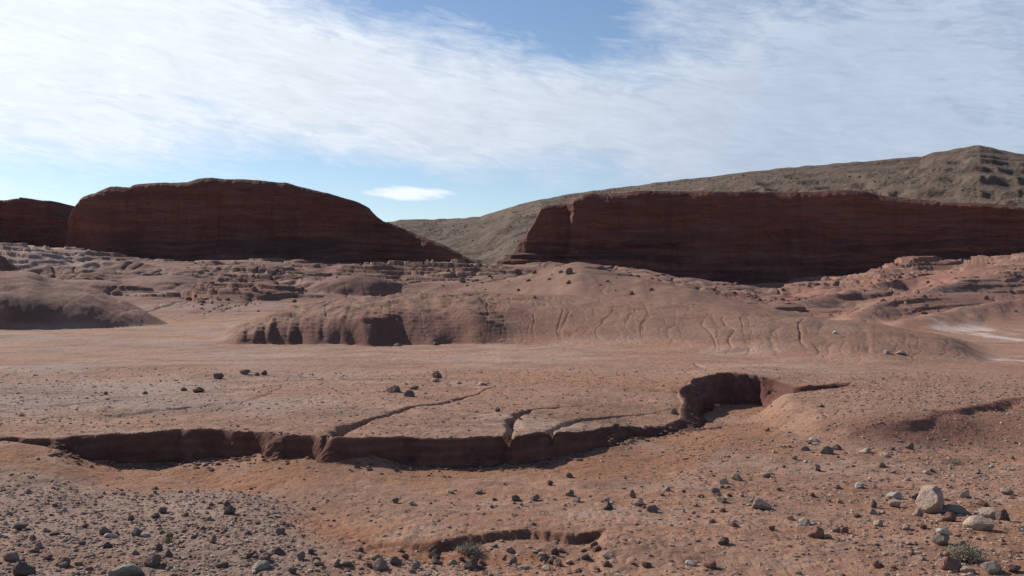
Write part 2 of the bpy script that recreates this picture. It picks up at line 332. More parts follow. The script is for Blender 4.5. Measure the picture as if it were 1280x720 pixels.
    mixin(ss(1150, 1185, us) * ss(53, 58, y + 3 * sn) * ss(72, 64, y + 3 * sn) * .75 * ss(-.02, .35, sn + .25 * ss(1190, 1175, u)) * ss(.3, -.1, ridge), salt)
    mixin(.8 * ss(1215, 1250, us) * ss(36, 39, y) * ss(46, 42, y) * ss(-.1, .3, sn) * ss(.3, .0, ridge), salt)
    zone = dict(ridge=ridge, hill=hillw, chips=(1 - np.clip(wall * 2 + red + cliff + hillw + far, 0, 1)))
    return z, c, zone

def hz(x, y):
    return float(terrain(np.array([x]), np.array([y]))[0])

# ------------------------------------------------------------------ mesh helpers
def mesh_grid(name, V, faces, smooth=True):
    me = bpy.data.meshes.new(name)
    me.vertices.add(len(V)); me.vertices.foreach_set('co', np.ascontiguousarray(V, np.float32).ravel())
    k = faces.shape[1]
    me.loops.add(faces.size); me.loops.foreach_set('vertex_index', np.ascontiguousarray(faces, np.int32).ravel())
    me.polygons.add(len(faces)); me.polygons.foreach_set('loop_start', np.arange(0, faces.size, k, dtype=np.int32))
    me.update(calc_edges=True)
    me.polygons.foreach_set('use_smooth', np.full(len(faces), smooth))
    return me

def link(name, me, mat=None, parent=None):
    o = bpy.data.objects.new(name, me); COL.objects.link(o)
    if mat is not None and me is not None and not me.materials: me.materials.append(mat)
    if parent: o.parent = parent
    return o

def tag(o, label, cat, group=None, kind=None):
    o['label'] = label; o['category'] = cat
    if group: o['group'] = group
    if kind: o['kind'] = kind
    return o

def quads(nr, nc, wrap=False):
    i = np.arange(nr - 1)[:, None]; j = np.arange(nc if wrap else nc - 1)[None, :]; j2 = (j + 1) % nc
    return np.stack([i * nc + j, i * nc + j2, (i + 1) * nc + j2, (i + 1) * nc + j], -1).reshape(-1, 4)

# ------------------------------------------------------------------ materials
def nodes(name):
    m = bpy.data.materials.new(name); m.use_nodes = True
    nt = m.node_tree; b = nt.nodes['Principled BSDF']
    b.inputs['Roughness'].default_value = .95
    b.inputs['Specular IOR Level'].default_value = .15
    return m, nt, b
def nd(nt, t, **kw):
    n = nt.nodes.new(t)
    for k, v in kw.items():
        if k in n.inputs: n.inputs[k].default_value = v
        else: setattr(n, k, v)
    return n
def mathn(nt, op, a, b=None, c=None, clamp=False):
    n = nt.nodes.new('ShaderNodeMath'); n.operation = op; n.use_clamp = clamp
    for i, v in enumerate((a, b, c)):
        if v is None: continue
        if isinstance(v, (int, float)): n.inputs[i].default_value = v
        else: nt.links.new(v, n.inputs[i])
    return n.outputs[0]
def noise(nt, vec, scale, detail=4, rough=.55, dist=0):
    n = nt.nodes.new('ShaderNodeTexNoise'); n.inputs['Scale'].default_value = scale; n.inputs['Detail'].default_value = detail
    n.inputs['Roughness'].default_value = rough; n.inputs['Distortion'].default_value = dist
    if vec is not None: nt.links.new(vec, n.inputs['Vector'])
    return n.outputs['Fac']
def mapping(nt, vec, scale):
    n = nt.nodes.new('ShaderNodeMapping'); n.inputs['Scale'].default_value = scale; nt.links.new(vec, n.inputs['Vector']); return n.outputs[0]
def maprange(nt, v, a, b, c=0., d=1.):
    n = nt.nodes.new('ShaderNodeMapRange'); n.clamp = True
    n.inputs[1].default_value = a; n.inputs[2].default_value = b; n.inputs[3].default_value = c; n.inputs[4].default_value = d
    nt.links.new(v, n.inputs[0]); return n.outputs[0]
def mixc(nt, fac, a, b, mode='MIX'):
    n = nt.nodes.new('ShaderNodeMix'); n.data_type = 'RGBA'; n.blend_type = mode
    for sock, v in ((n.inputs[0], fac), (n.inputs[6], a), (n.inputs[7], b)):
        if isinstance(v, (int, float)): sock.default_value = v
        elif isinstance(v, tuple): sock.default_value = (*v, 1) if len(v) == 3 else v
        else: nt.links.new(v, sock)
    return n.outputs[2]
def bump(nt, bsdf, height, strength, dist, prev=None):
    n = nt.nodes.new('ShaderNodeBump'); n.inputs['Strength'].default_value = strength; n.inputs['Distance'].default_value = dist
    nt.links.new(height, n.inputs['Height'])
    if prev is not None: nt.links.new(prev, n.inputs['Normal'])
    nt.links.new(n.outputs[0], bsdf.inputs['Normal']); return n.outputs[0]

def mat_ground():
    m, nt, b = nodes('desert_soil')
    at = nd(nt, 'ShaderNodeAttribute', attribute_name='soil'); pos = nd(nt, 'ShaderNodeNewGeometry').outputs['Position']
    g1 = noise(nt, pos, 7, 6, .65); g2 = noise(nt, pos, 42, 5, .7); g3 = noise(nt, pos, .9, 6, .6)
    v = mathn(nt, 'ADD', maprange(nt, g1, .25, .75, .80, 1.20), maprange(nt, g2, .25, .75, -.22, .22))
    v = mathn(nt, 'MULTIPLY', v, maprange(nt, g3, .3, .7, .88, 1.12))
    hsv = nd(nt, 'ShaderNodeHueSaturation'); nt.links.new(at.outputs['Color'], hsv.inputs['Color']); nt.links.new(v, hsv.inputs['Value'])
    # grit: tiny paler and darker chips mixed through the soil
    vo = nd(nt, 'ShaderNodeTexVoronoi', Scale=26.0); nt.links.new(pos, vo.inputs['Vector'])
    sep = nd(nt, 'ShaderNodeSeparateColor'); nt.links.new(vo.outputs['Color'], sep.inputs[0])
    chip = mathn(nt, 'MULTIPLY', maprange(nt, vo.outputs['Distance'], .18, .30, 1, 0), maprange(nt, sep.outputs[0], .62, .66))
    chip = mathn(nt, 'MULTIPLY', chip, at.outputs['Alpha'])
    tone = mixc(nt, sep.outputs[1], (.13, .095, .085), (.46, .37, .32))
    c = mixc(nt, mathn(nt, 'MULTIPLY', chip, .7), hsv.outputs[0], tone)
    nt.links.new(c, b.inputs['Base Color'])
    h1 = bump(nt, b, noise(nt, pos, 5.5, 8, .7), .85, .10)
    h2 = bump(nt, b, noise(nt, pos, 55, 4, .7), .55, .02, h1)
    bump(nt, b, chip, .6, .02, h2)
    return m

def mat_cliff():
    m, nt, b = nodes('red_sandstone')
    pos = nd(nt, 'ShaderNodeNewGeometry').outputs['Position']
    wz = nd(nt, 'ShaderNodeVectorMath', operation='ADD'); nt.links.new(pos, wz.inputs[0]); wn = nd(nt, 'ShaderNodeTexNoise', Scale=.10, Detail=3.0); nt.links.new(pos, wn.inputs['Vector']); ws = nd(nt, 'ShaderNodeVectorMath', operation='SCALE'); nt.links.new(wn.outputs['Color'], ws.inputs[0]); ws.inputs['Scale'].default_value = 2.2; nt.links.new(ws.outputs[0], wz.inputs[1]); pw = wz.outputs[0]
    st = mapping(nt, pw, (.06, .06, .75)); s1 = noise(nt, st, 1.0, 6, .65, .3)
    st2 = mapping(nt, pw, (.16, .16, 2.6)); s2 = noise(nt, st2, 1.0, 5, .6, .2)
    vs = mapping(nt, pos, (.55, .55, .035)); s3 = noise(nt, vs, 1.0, 5, .6, .5)
    big = noise(nt, pos, .07, 4, .5)
    sx = nd(nt, 'ShaderNodeSeparateXYZ'); nt.links.new(pos, sx.inputs[0])
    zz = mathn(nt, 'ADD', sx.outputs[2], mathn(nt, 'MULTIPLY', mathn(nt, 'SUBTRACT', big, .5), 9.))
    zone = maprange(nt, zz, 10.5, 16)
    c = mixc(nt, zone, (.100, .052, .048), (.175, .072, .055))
    c = mixc(nt, maprange(nt, s1, .42, .62), c, (.225, .098, .073))
    c = mixc(nt, mathn(nt, 'MULTIPLY', maprange(nt, s2, .53, .66), .55), c, (.080, .036, .032))
    c = mixc(nt, mathn(nt, 'MULTIPLY', maprange(nt, s3, .55, .75), .6), c, (.090, .046, .040))
    c = mixc(nt, mathn(nt, 'MULTIPLY', maprange(nt, big, .52, .7), .35), c, (.20, .095, .075))
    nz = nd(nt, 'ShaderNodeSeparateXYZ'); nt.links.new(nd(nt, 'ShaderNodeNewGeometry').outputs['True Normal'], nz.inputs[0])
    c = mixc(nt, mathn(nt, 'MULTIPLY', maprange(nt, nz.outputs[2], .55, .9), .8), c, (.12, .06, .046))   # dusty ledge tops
    nt.links.new(c, b.inputs['Base Color'])
    h = bump(nt, b, s2, .8, .45); h = bump(nt, b, s1, .6, .7, h); bump(nt, b, noise(nt, pos, 1.2, 6, .65), .6, .5, h)
    return m

def mat_hill():
    m, nt, b = nodes('stony_hillside')
    pos = nd(nt, 'ShaderNodeNewGeometry').outputs['Position']
    n1 = noise(nt, pos, .012, 6, .6); n2 = noise(nt, pos, .09, 6, .65); st = noise(nt, mapping(nt, pos, (.006, .006, .12)), 1., 5, .6, .4)
    c = mixc(nt, maprange(nt, n1, .35, .65), (.152, .108, .080), (.190, .132, .096))
    c = mixc(nt, maprange(nt, st, .45, .6), c, (.155, .108, .082))
    c = mixc(nt, mathn(nt, 'MULTIPLY', maprange(nt, n2, .5, .68), .7), c, (.090, .068, .052))
    nt.links.new(c, b.inputs['Base Color'])
    h = bump(nt, b, noise(nt, pos, .06, 8, .65), .9, 7.); bump(nt, b, noise(nt, pos, .45, 5, .7), .7, 1.4, h)
    return m

def mat_rock(name, c1, c2):
    m, nt, b = nodes(name)
    tc = nd(nt, 'ShaderNodeTexCoord').outputs['Object']; oi = nd(nt, 'ShaderNodeObjectInfo')
    ad = nd(nt, 'ShaderNodeVectorMath', operation='ADD'); nt.links.new(tc, ad.inputs[0]); nt.links.new(oi.outputs['Location'], ad.inputs[1])
    v = ad.outputs[0]
    c = mixc(nt, maprange(nt, noise(nt, v, 3.0, 6, .65), .35, .65), c1, c2)
    sp = noise(nt, v, 22, 4, .7)
    c = mixc(nt, mathn(nt, 'MULTIPLY', maprange(nt, sp, .5, .7), .55), c, tuple(x * .55 for x in c1))
    hs = nd(nt, 'ShaderNodeHueSaturation'); nt.links.new(c, hs.inputs['Color']); nt.links.new(maprange(nt, oi.outputs['Random'], 0, 1, .82, 1.18), hs.inputs['Value'])
    nt.links.new(hs.outputs[0], b.inputs['Base Color'])
    h = bump(nt, b, noise(nt, v, 5, 7, .65), .6, .12); bump(nt, b, sp, .4, .03, h)
    return m

def mat_plain(name, c1, c2, scale=20):
    m, nt, b = nodes(name)
    pos = nd(nt, 'ShaderNodeNewGeometry').outputs['Position']
    nt.links.new(mixc(nt, maprange(nt, noise(nt, pos, scale, 3), .35, .65), c1, c2), b.inputs['Base Color'])
    return m

GROUND, CLIFF, HILL = mat_ground(), mat_cliff(), mat_hill()
ROCK = {
 'tan': mat_rock('tan_stone', (.40, .285, .215), (.48, .36, .285)),
 'grey': mat_rock('grey_stone', (.265, .188, .146), (.355, .265, .21)),
 'dark': mat_rock('dark_stone', (.175, .118, .098), (.250, .174, .142)),
 'red': mat_rock('red_stone', (.215, .105, .080), (.30, .165, .125)),
 'white': mat_rock('pale_stone', (.46, .395, .33), (.56, .49, .43)),
 'green': mat_rock('greenish_stone', (.275, .235, .185), (.35, .30, .24)),
}

# ------------------------------------------------------------------ the ground: one dense sheet round the viewpoint
def rows():
    r = [.4]
    def upto(R, k):
        while r[-1] < R: r.append(r[-1] * (1 + k))
    upto(6.5, .03); upto(15.7, .0032); upto(19.6, .0006); upto(30.5, .00145); upto(47, .0021); upto(75, .0030); upto(90, .0024); upto(205, .0016); upto(420, .03); upto(3500, .08)
    return np.array(r)
R_ = rows()
core = np.radians(np.arange(-31.5, 31.5001, .05))
side = np.radians(np.cumsum(np.geomspace(.06, 4.5, 90))); side = side / side[-1] * (math.pi - core[-1]); side = side[:-1]
A_ = np.concatenate([-(core[-1] + side)[::-1], core, core[-1] + side])
RR, AA = np.meshgrid(R_, A_, indexing='ij')
GX, GY = (RR * np.sin(AA)).ravel(), (RR * np.cos(AA)).ravel()
from concurrent.futures import ThreadPoolExecutor
_parts = np.array_split(np.arange(GX.size), 16)
with ThreadPoolExecutor(4) as ex: _res = list(ex.map(lambda ids: terrain(GX[ids], GY[ids], True), _parts))
GZ = np.concatenate([r[0] for r in _res]); GC = np.concatenate([r[1] for r in _res]); ZONE = {k: np.concatenate([r[2][k] for r in _res]) for k in _res[0][2]}
del _res
far = np.hypot(GX, GY) > 330
GZ = np.where(far, np.minimum(GZ, 4.), GZ)
nr, nc = RR.shape
fc = quads(nr, nc, True)
fc = fc[:, ::-1]
ridge_f = ZONE['ridge'][fc].min(1) > .10
hill_f = (ZONE['hill'][fc].min(1) > .5)
def submesh(name, mask):
    f = fc[mask]; ids, inv = np.unique(f, return_inverse=True)
    me = mesh_grid(name, np.stack([GX, GY, GZ], 1)[ids], inv.reshape(f.shape))
    a = me.color_attributes.new('soil', 'FLOAT_COLOR', 'POINT')
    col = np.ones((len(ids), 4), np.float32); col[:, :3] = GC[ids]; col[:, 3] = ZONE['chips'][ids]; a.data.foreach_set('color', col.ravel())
    return me
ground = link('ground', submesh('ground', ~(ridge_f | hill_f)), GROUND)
tag(ground, 'reddish tan desert ground cut by a dry wash', 'ground', kind='structure')
mound = link('hill', submesh('mound', ridge_f), GROUND)
tag(mound, 'long low eroded red mound rising behind the stony flat', 'hill', kind='structure')
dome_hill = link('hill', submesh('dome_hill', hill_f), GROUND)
tag(dome_hill, 'smooth brown dome hill below the smaller left butte', 'hill', kind='structure')

# ------------------------------------------------------------------ mesas
def mesa(name, label, top, front, vbase, thick, seed, N=1100, K=150, talus=5., talus_h=.3, wallrough=1., layer=.3):
    U = np.linspace(top[0][0], top[-1][0], N)
    vt = np.interp(U, [p[0] for p in top], [p[1] for p in top])
    d = np.interp(U, [p[0] for p in front], [p[1] for p in front])
    vb = np.interp(U, [p[0] for p in vbase], [p[1] for p in vbase])
    zt = EYE + (360 - vt) / F * d; zb = EYE + (360 - vb) / F * d - 2.5
    x0 = (U - 640) / F * d
    zt = zt + .12 * fbm(x0 / 1.6, x0 * 0 + seed, seed, 3) + .25 * vnoise(x0 / 5., x0 * 0, seed + 1)
    zt = np.maximum(zt, zb + .3)
    H = zt - zb
    tx, ty = np.gradient(x0), np.gradient(d)
    k = np.ones(41) / 41; pad = lambda a: np.convolve(np.pad(a, 20, 'edge'), k, 'valid')
    tx, ty = pad(tx), pad(ty); L = np.hypot(tx, ty); nx, ny = ty / L, -tx / L      # outward (towards the viewpoint)
    rowsX, rowsY, rowsZ = [], [], []
    for h in np.linspace(0, 1, K):
        z = zb + H * h
        ta = talus * np.clip(1 - h / talus_h, 0, 1) ** 1.6 * np.clip(H / 10, .1, 1)
        zt_ = z + .025 * x0 + .8 * fbm(x0 / 22, z / 14, seed + 3, 2); lay = .60 * vnoise(zt_ / 2.3, x0 / 30, seed + 2) + .35 * vnoise(zt_ / .8, x0 / 9, seed + 4) * (.3 + ss(-.2, .4, vnoise(x0 / 12, zt_ / 4, seed + 14)))
        lay = np.sign(lay) * np.abs(lay) ** .7
        but = 2.3 * fbm(x0 / 15, z / 34, seed + 5, 3) + 1.0 * (1 - .8 * h ** 8) * fbm(x0 / 3.4, z / 4.5, seed + 6, 4)
        joint = -.25 * ss(-.2, .5, vnoise(x0 / 30, z / 12, seed + 10)) * np.exp(-(np.abs(vnoise(x0 / 7.5 + .25 * vnoise(z / 4, x0 / 9, seed + 9), z / 70, seed + 7)) / .09) ** 2)
        amp = np.clip(H / 8, .15, 1) * wallrough
        if seed == 380: ta = ta + (2.6 * ss(10.2, 9.7, z) + 1.6 * ss(8.9, 8.5, z) + 1.2 * ss(7.6, 7.2, z)) * ss(850, 760, U) * (.7 + .5 * vnoise(x0 / 6, z * 0, 381))
        back = .10 * H * h                                    # the wall leans back a little
        rim = -1.1 * np.clip((h - .93) / .07, 0, 1) ** 2
        off = ta + (lay * layer + but + joint) * amp - back + rim * amp
        rowsX.append(x0 + nx * off); rowsY.append(d + ny * off); rowsZ.append(z)
    rx, ry = rowsX[-1], rowsY[-1]
    th = thick * np.clip(H / 7, .25, 1)
    for t in np.linspace(.03, 1, 26):
        bx, by = x0 - nx * th * t * .15, d + th * t
        w = min(1, t * 8)
        rowsX.append(rx * (1 - w) + bx * w + 0); rowsY.append(np.maximum(ry * (1 - w) + by * w, ry + th * t * .6))
        rowsZ.append(zt - 2.2 * t * t * np.clip(H / 10, .1, 1) - .25 * np.abs(vnoise(x0 / 3, x0 * 0 + t * 9, seed + 11)) * t)
    bx, by, bz = rowsX[-1], rowsY[-1], rowsZ[-1]
    for h in np.linspace(.1, 1, 14):
        w = .8 * fbm(x0 / 5, x0 * 0 + h * 4, seed + 12, 3)
        rowsX.append(bx); rowsY.append(by + 4 * h + w * h); rowsZ.append(bz + (zb - bz) * h)
    V = np.stack([np.array(rowsX), np.array(rowsY), np.array(rowsZ)], -1)
    n_r, n_c = V.shape[:2]
    me = mesh_grid(name, V.reshape(-1, 3), quads(n_r, n_c))
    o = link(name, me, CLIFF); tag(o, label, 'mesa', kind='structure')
    return o

mesa('mesa', 'long dark red sandstone mesa with rounded top and sloping right end',
     [(70, 302), (73, 285), (76, 268), (80, 260), (85, 250), (89, 244), (100, 240), (115, 236), (125, 232), (150, 231), (155, 228), (165, 226), (225, 224), (240, 221), (290, 220), (330, 222), (355, 224),
      (375, 231), (400, 237), (430, 245), (445, 250), (458, 257), (467, 269), (475, 276), (500, 286), (530, 298), (560, 311), (580, 322), (586, 330), (592, 338)],
     [(70, 193), (90, 192), (200, 190), (320, 189), (420, 192), (470, 196), (540, 194), (592, 190)], [(0, 334), (300, 338), (460, 342), (600, 344)], 60, 300, talus=9., talus_h=.42)
mesa('mesa', 'small dark flat topped butte beside the notch',
     [(-260, 252), (-120, 246), (0, 247.5), (20, 246.5), (22, 245), (29, 246), (45, 249), (55, 250), (57, 258), (60, 266), (72, 270), (82, 290), (110, 304), (125, 312), (130, 325)],
     [(-260, 200), (0, 210), (60, 213), (130, 208)], [(-260, 318), (130, 322)], 50, 340, N=600, talus=5.)
mesa('mesa', 'long banded dark red sandstone mesa in front of the pale hill',
     [(636, 332), (640, 326), (648, 306), (655, 294), (662, 284), (668, 275), (672, 264), (675, 258), (680, 256), (690, 254), (706, 249), (713, 246), (735, 241), (760, 239), (850, 237), (960, 237), (1000, 239), (1040, 238),
      (1062, 236), (1080, 237), (1100, 241), (1140, 247), (1180, 249), (1220, 253), (1280, 258), (1400, 264), (1620, 270)],
     [(636, 205), (660, 201), (704, 200.), (712, 197.5), (800, 195), (950, 190), (1280, 178), (1620, 170)], [(636, 332), (800, 346), (950, 368), (1050, 360), (1200, 336), (1620, 334)], 70, 380, N=1500, K=170, talus=4.5, talus_h=.25, layer=.36)

# ------------------------------------------------------------------ the pale hill far behind
HU = [250, 480, 500, 550, 600, 640, 680, 740, 800, 900, 1000, 1100, 1150, 1166, 1190, 1212, 1225, 1240, 1260, 1300, 1400, 1700]
HV = [281, 278, 275, 274, 271, 258, 248, 239, 231, 219, 208, 200, 196, 190, 187, 183, 182, 184, 190, 194, 199, 215]
N, K = 1000, 260
U = np.linspace(HU[0], HU[-1], N)
dr = np.interp(U, [250, 600, 640, 900, 1280, 1700], [900, 860, 780, 760, 720, 700])
zc = EYE + (360 - np.interp(U, HU, HV)) / F * dr
X, Y, Z = [], [], []
for p in np.linspace(0, 1, K):
    y = 340 + (dr - 340) * p; x = (U - 640) / F * y
    line = 2 + (zc - 2) * (p ** 1.12)
    bell = (p * (1 - p)) ** .7 * 2.3
    rough = 9 * fbm(x / 90, y / 90, 400, 4) - 9 * np.abs(fbm(x / 48, y / 190, 404, 3)) + 2.4 * fbm(x / 12, y / 12, 408, 4)
    z = line + rough * bell * np.clip((zc - 20) / 50, .25, 1)
    q = (z + 4 * fbm(x / 70, y / 70, 412, 3)) / 9; fr = q - np.floor(q)
    z = z + 9 * (ss(.35, .65, fr) - fr) * bell * .45 * ss(760, 1050, U)
    z = np.where(p > .97, line + .5 * vnoise(x / 7, x * 0, 415), z)
    X.append(x); Y.append(y + x * 0); Z.append(z)
for t in np.linspace(.05, 1, 20):
    y = dr + 500 * t; X.append((U - 640) / F * dr * (1 + .2 * t)); Y.append(y); Z.append(zc * (1 - t ** 1.5) - 4 * t)
HVt = np.stack([np.array(X), np.array(Y), np.array(Z)], -1)
hill = link('hill', mesh_grid('far_hill', HVt.reshape(-1, 3), quads(K + 20, N)), HILL)
tag(hill, 'broad pale olive brown hill on the skyline behind the mesas', 'hill', kind='structure')

# scrub dotted over the far hill: far too many to count
ico = bmesh.new(); bmesh.ops.create_icosphere(ico, subdivisions=1, radius=1)
IV = np.array([v.co[:] for v in ico.verts]); IF = np.array([[v.index for v in f.verts] for f in ico.faces]); ico.free()
def scatter_mesh(name, pts, size, squash, jitter, seed):
    g = np.random.default_rng(seed); n = len(pts)
    s = size[:, None, None] * (1 + jitter * g.uniform(-1, 1, (n, len(IV), 1)))
    a = g.uniform(0, 6.283, n); ca, sa = np.cos(a)[:, None], np.sin(a)[:, None]
    el = g.uniform(.7, 1.4, (n, 1))
    v = IV[None] * s; v[..., 0] *= el; v[..., 1] /= el; v[..., 2] *= squash if np.isscalar(squash) else squash[:, None]
    w = v.copy(); w[..., 0] = v[..., 0] * ca - v[..., 1] * sa; w[..., 1] = v[..., 0] * sa + v[..., 1] * ca
    w += pts[:, None, :]
    f = IF[None] + (np.arange(n) * len(IV))[:, None, None]
    return mesh_grid(name, w.reshape(-1, 3), f.reshape(-1, 3), False)
ii = rng.integers(8, K - 3, 3600); jj = rng.integers(60, N, 3600)
keep = fbm(HVt[ii, jj, 0] / 60, HVt[ii, jj, 1] / 60, 420, 3) > .02
pts = HVt[ii, jj][keep]; sz = rng.uniform(.25, .85, len(pts))
scrub = link('scrub', scatter_mesh('scrub', pts + np.array([0, 0, .2]), sz, .6, .3, 5), mat_plain('scrub_leaf', (.060, .055, .036), (.095, .085, .055), .3))
tag(scrub, 'dark low scrub dotted over the pale far hillside', 'scrub', kind='stuff')

# ------------------------------------------------------------------ stones
def stone_mesh(seed, planes=13, sub=3, flat=.7, long_=1.25, rough=.02, slab=False):
    g = np.random.default_rng(seed)
    bm = bmesh.new(); bmesh.ops.create_icosphere(bm, subdivisions=sub, radius=1)
    P = g.normal(size=(planes, 3)); P /= np.linalg.norm(P, axis=1)[:, None]; D = g.uniform(.50, .86, planes)
    v = np.array([w.co[:] for w in bm.verts])
    dots = v @ P.T
    t = np.where(dots > .05, D / np.maximum(dots, .05), 9).min(1)
    t = np.minimum(t, .97)
    t = t * (1 + rough * fbm(v[:, 0] * 2.2 + seed, v[:, 1] * 2.2 + v[:, 2] * 1.7, seed, 3))
    v = v * t[:, None]
    v[:, 0] *= long_; v[:, 2] *= flat
    v -= (v.max(0) + v.min(0)) / 2
    v /= (v[:, 0].max() - v[:, 0].min())
    v[:, 2] -= v[:, 2].min()
    for w, c in zip(bm.verts, v): w.co = c
    me = bpy.data.meshes.new('stone'); bm.to_mesh(me); bm.free()
    h = v[:, 2].max()
    return me, float(h)
VAR = [stone_mesh(700 + k, planes=13 + k % 6, flat=[.65, .8, .5, .95, .4, .7][k % 6], long_=[1.2, 1.0, 1.5, 1.1, 1.4][k % 5]) for k in range(16)]
PROTO = {}
_DS = np.concatenate([np.arange(5.5, 32, .05), np.geomspace(32, 190, 400)])
def hit(u, v):
    """distance at which the line of sight through (u, v) first meets the ground"""
    zz = terrain((u - 640) / F * _DS, _DS); ray = EYE + (360 - v) / F * _DS
    i = np.argmax(zz >= ray)
    return float(_DS[i]) if zz[i] >= ray[i] else 20.
def place_stone(u, v, w, h, col, label, group=None, name='rock', var=None, rot=None, d=None, z_extra=0., cat='rock', tilt=None):
    """a stone whose foot shows at photo pixel (u, v), w x h pixels large"""
    if d is None: d = hit(u, v)
    x = (u - 640) / F * d; z = hz(x, d)
    k = random.randrange(len(VAR)) if var is None else var
    if (k, col) not in PROTO:
        me = VAR[k][0].copy(); me.materials.append(ROCK[col]); PROTO[(k, col)] = me
    sx = w / F * d; sz = h / F * d * 1.33 / VAR[k][1]
    o = link(name, PROTO[(k, col)])
    sy = sx * random.uniform(.75, 1.1)
    a = random.uniform(-.5, .5) if rot is None else rot
    o.scale = (sx, sy, sz); o.location = (x, d + sy * .3, z - .30 * h / F * d + z_extra)
    o.rotation_euler = (random.uniform(-.12, .12), random.uniform(-.12, .12), a + (math.pi if random.random() < .5 and rot is None else 0))
    tag(o, label, cat, group)
    return o

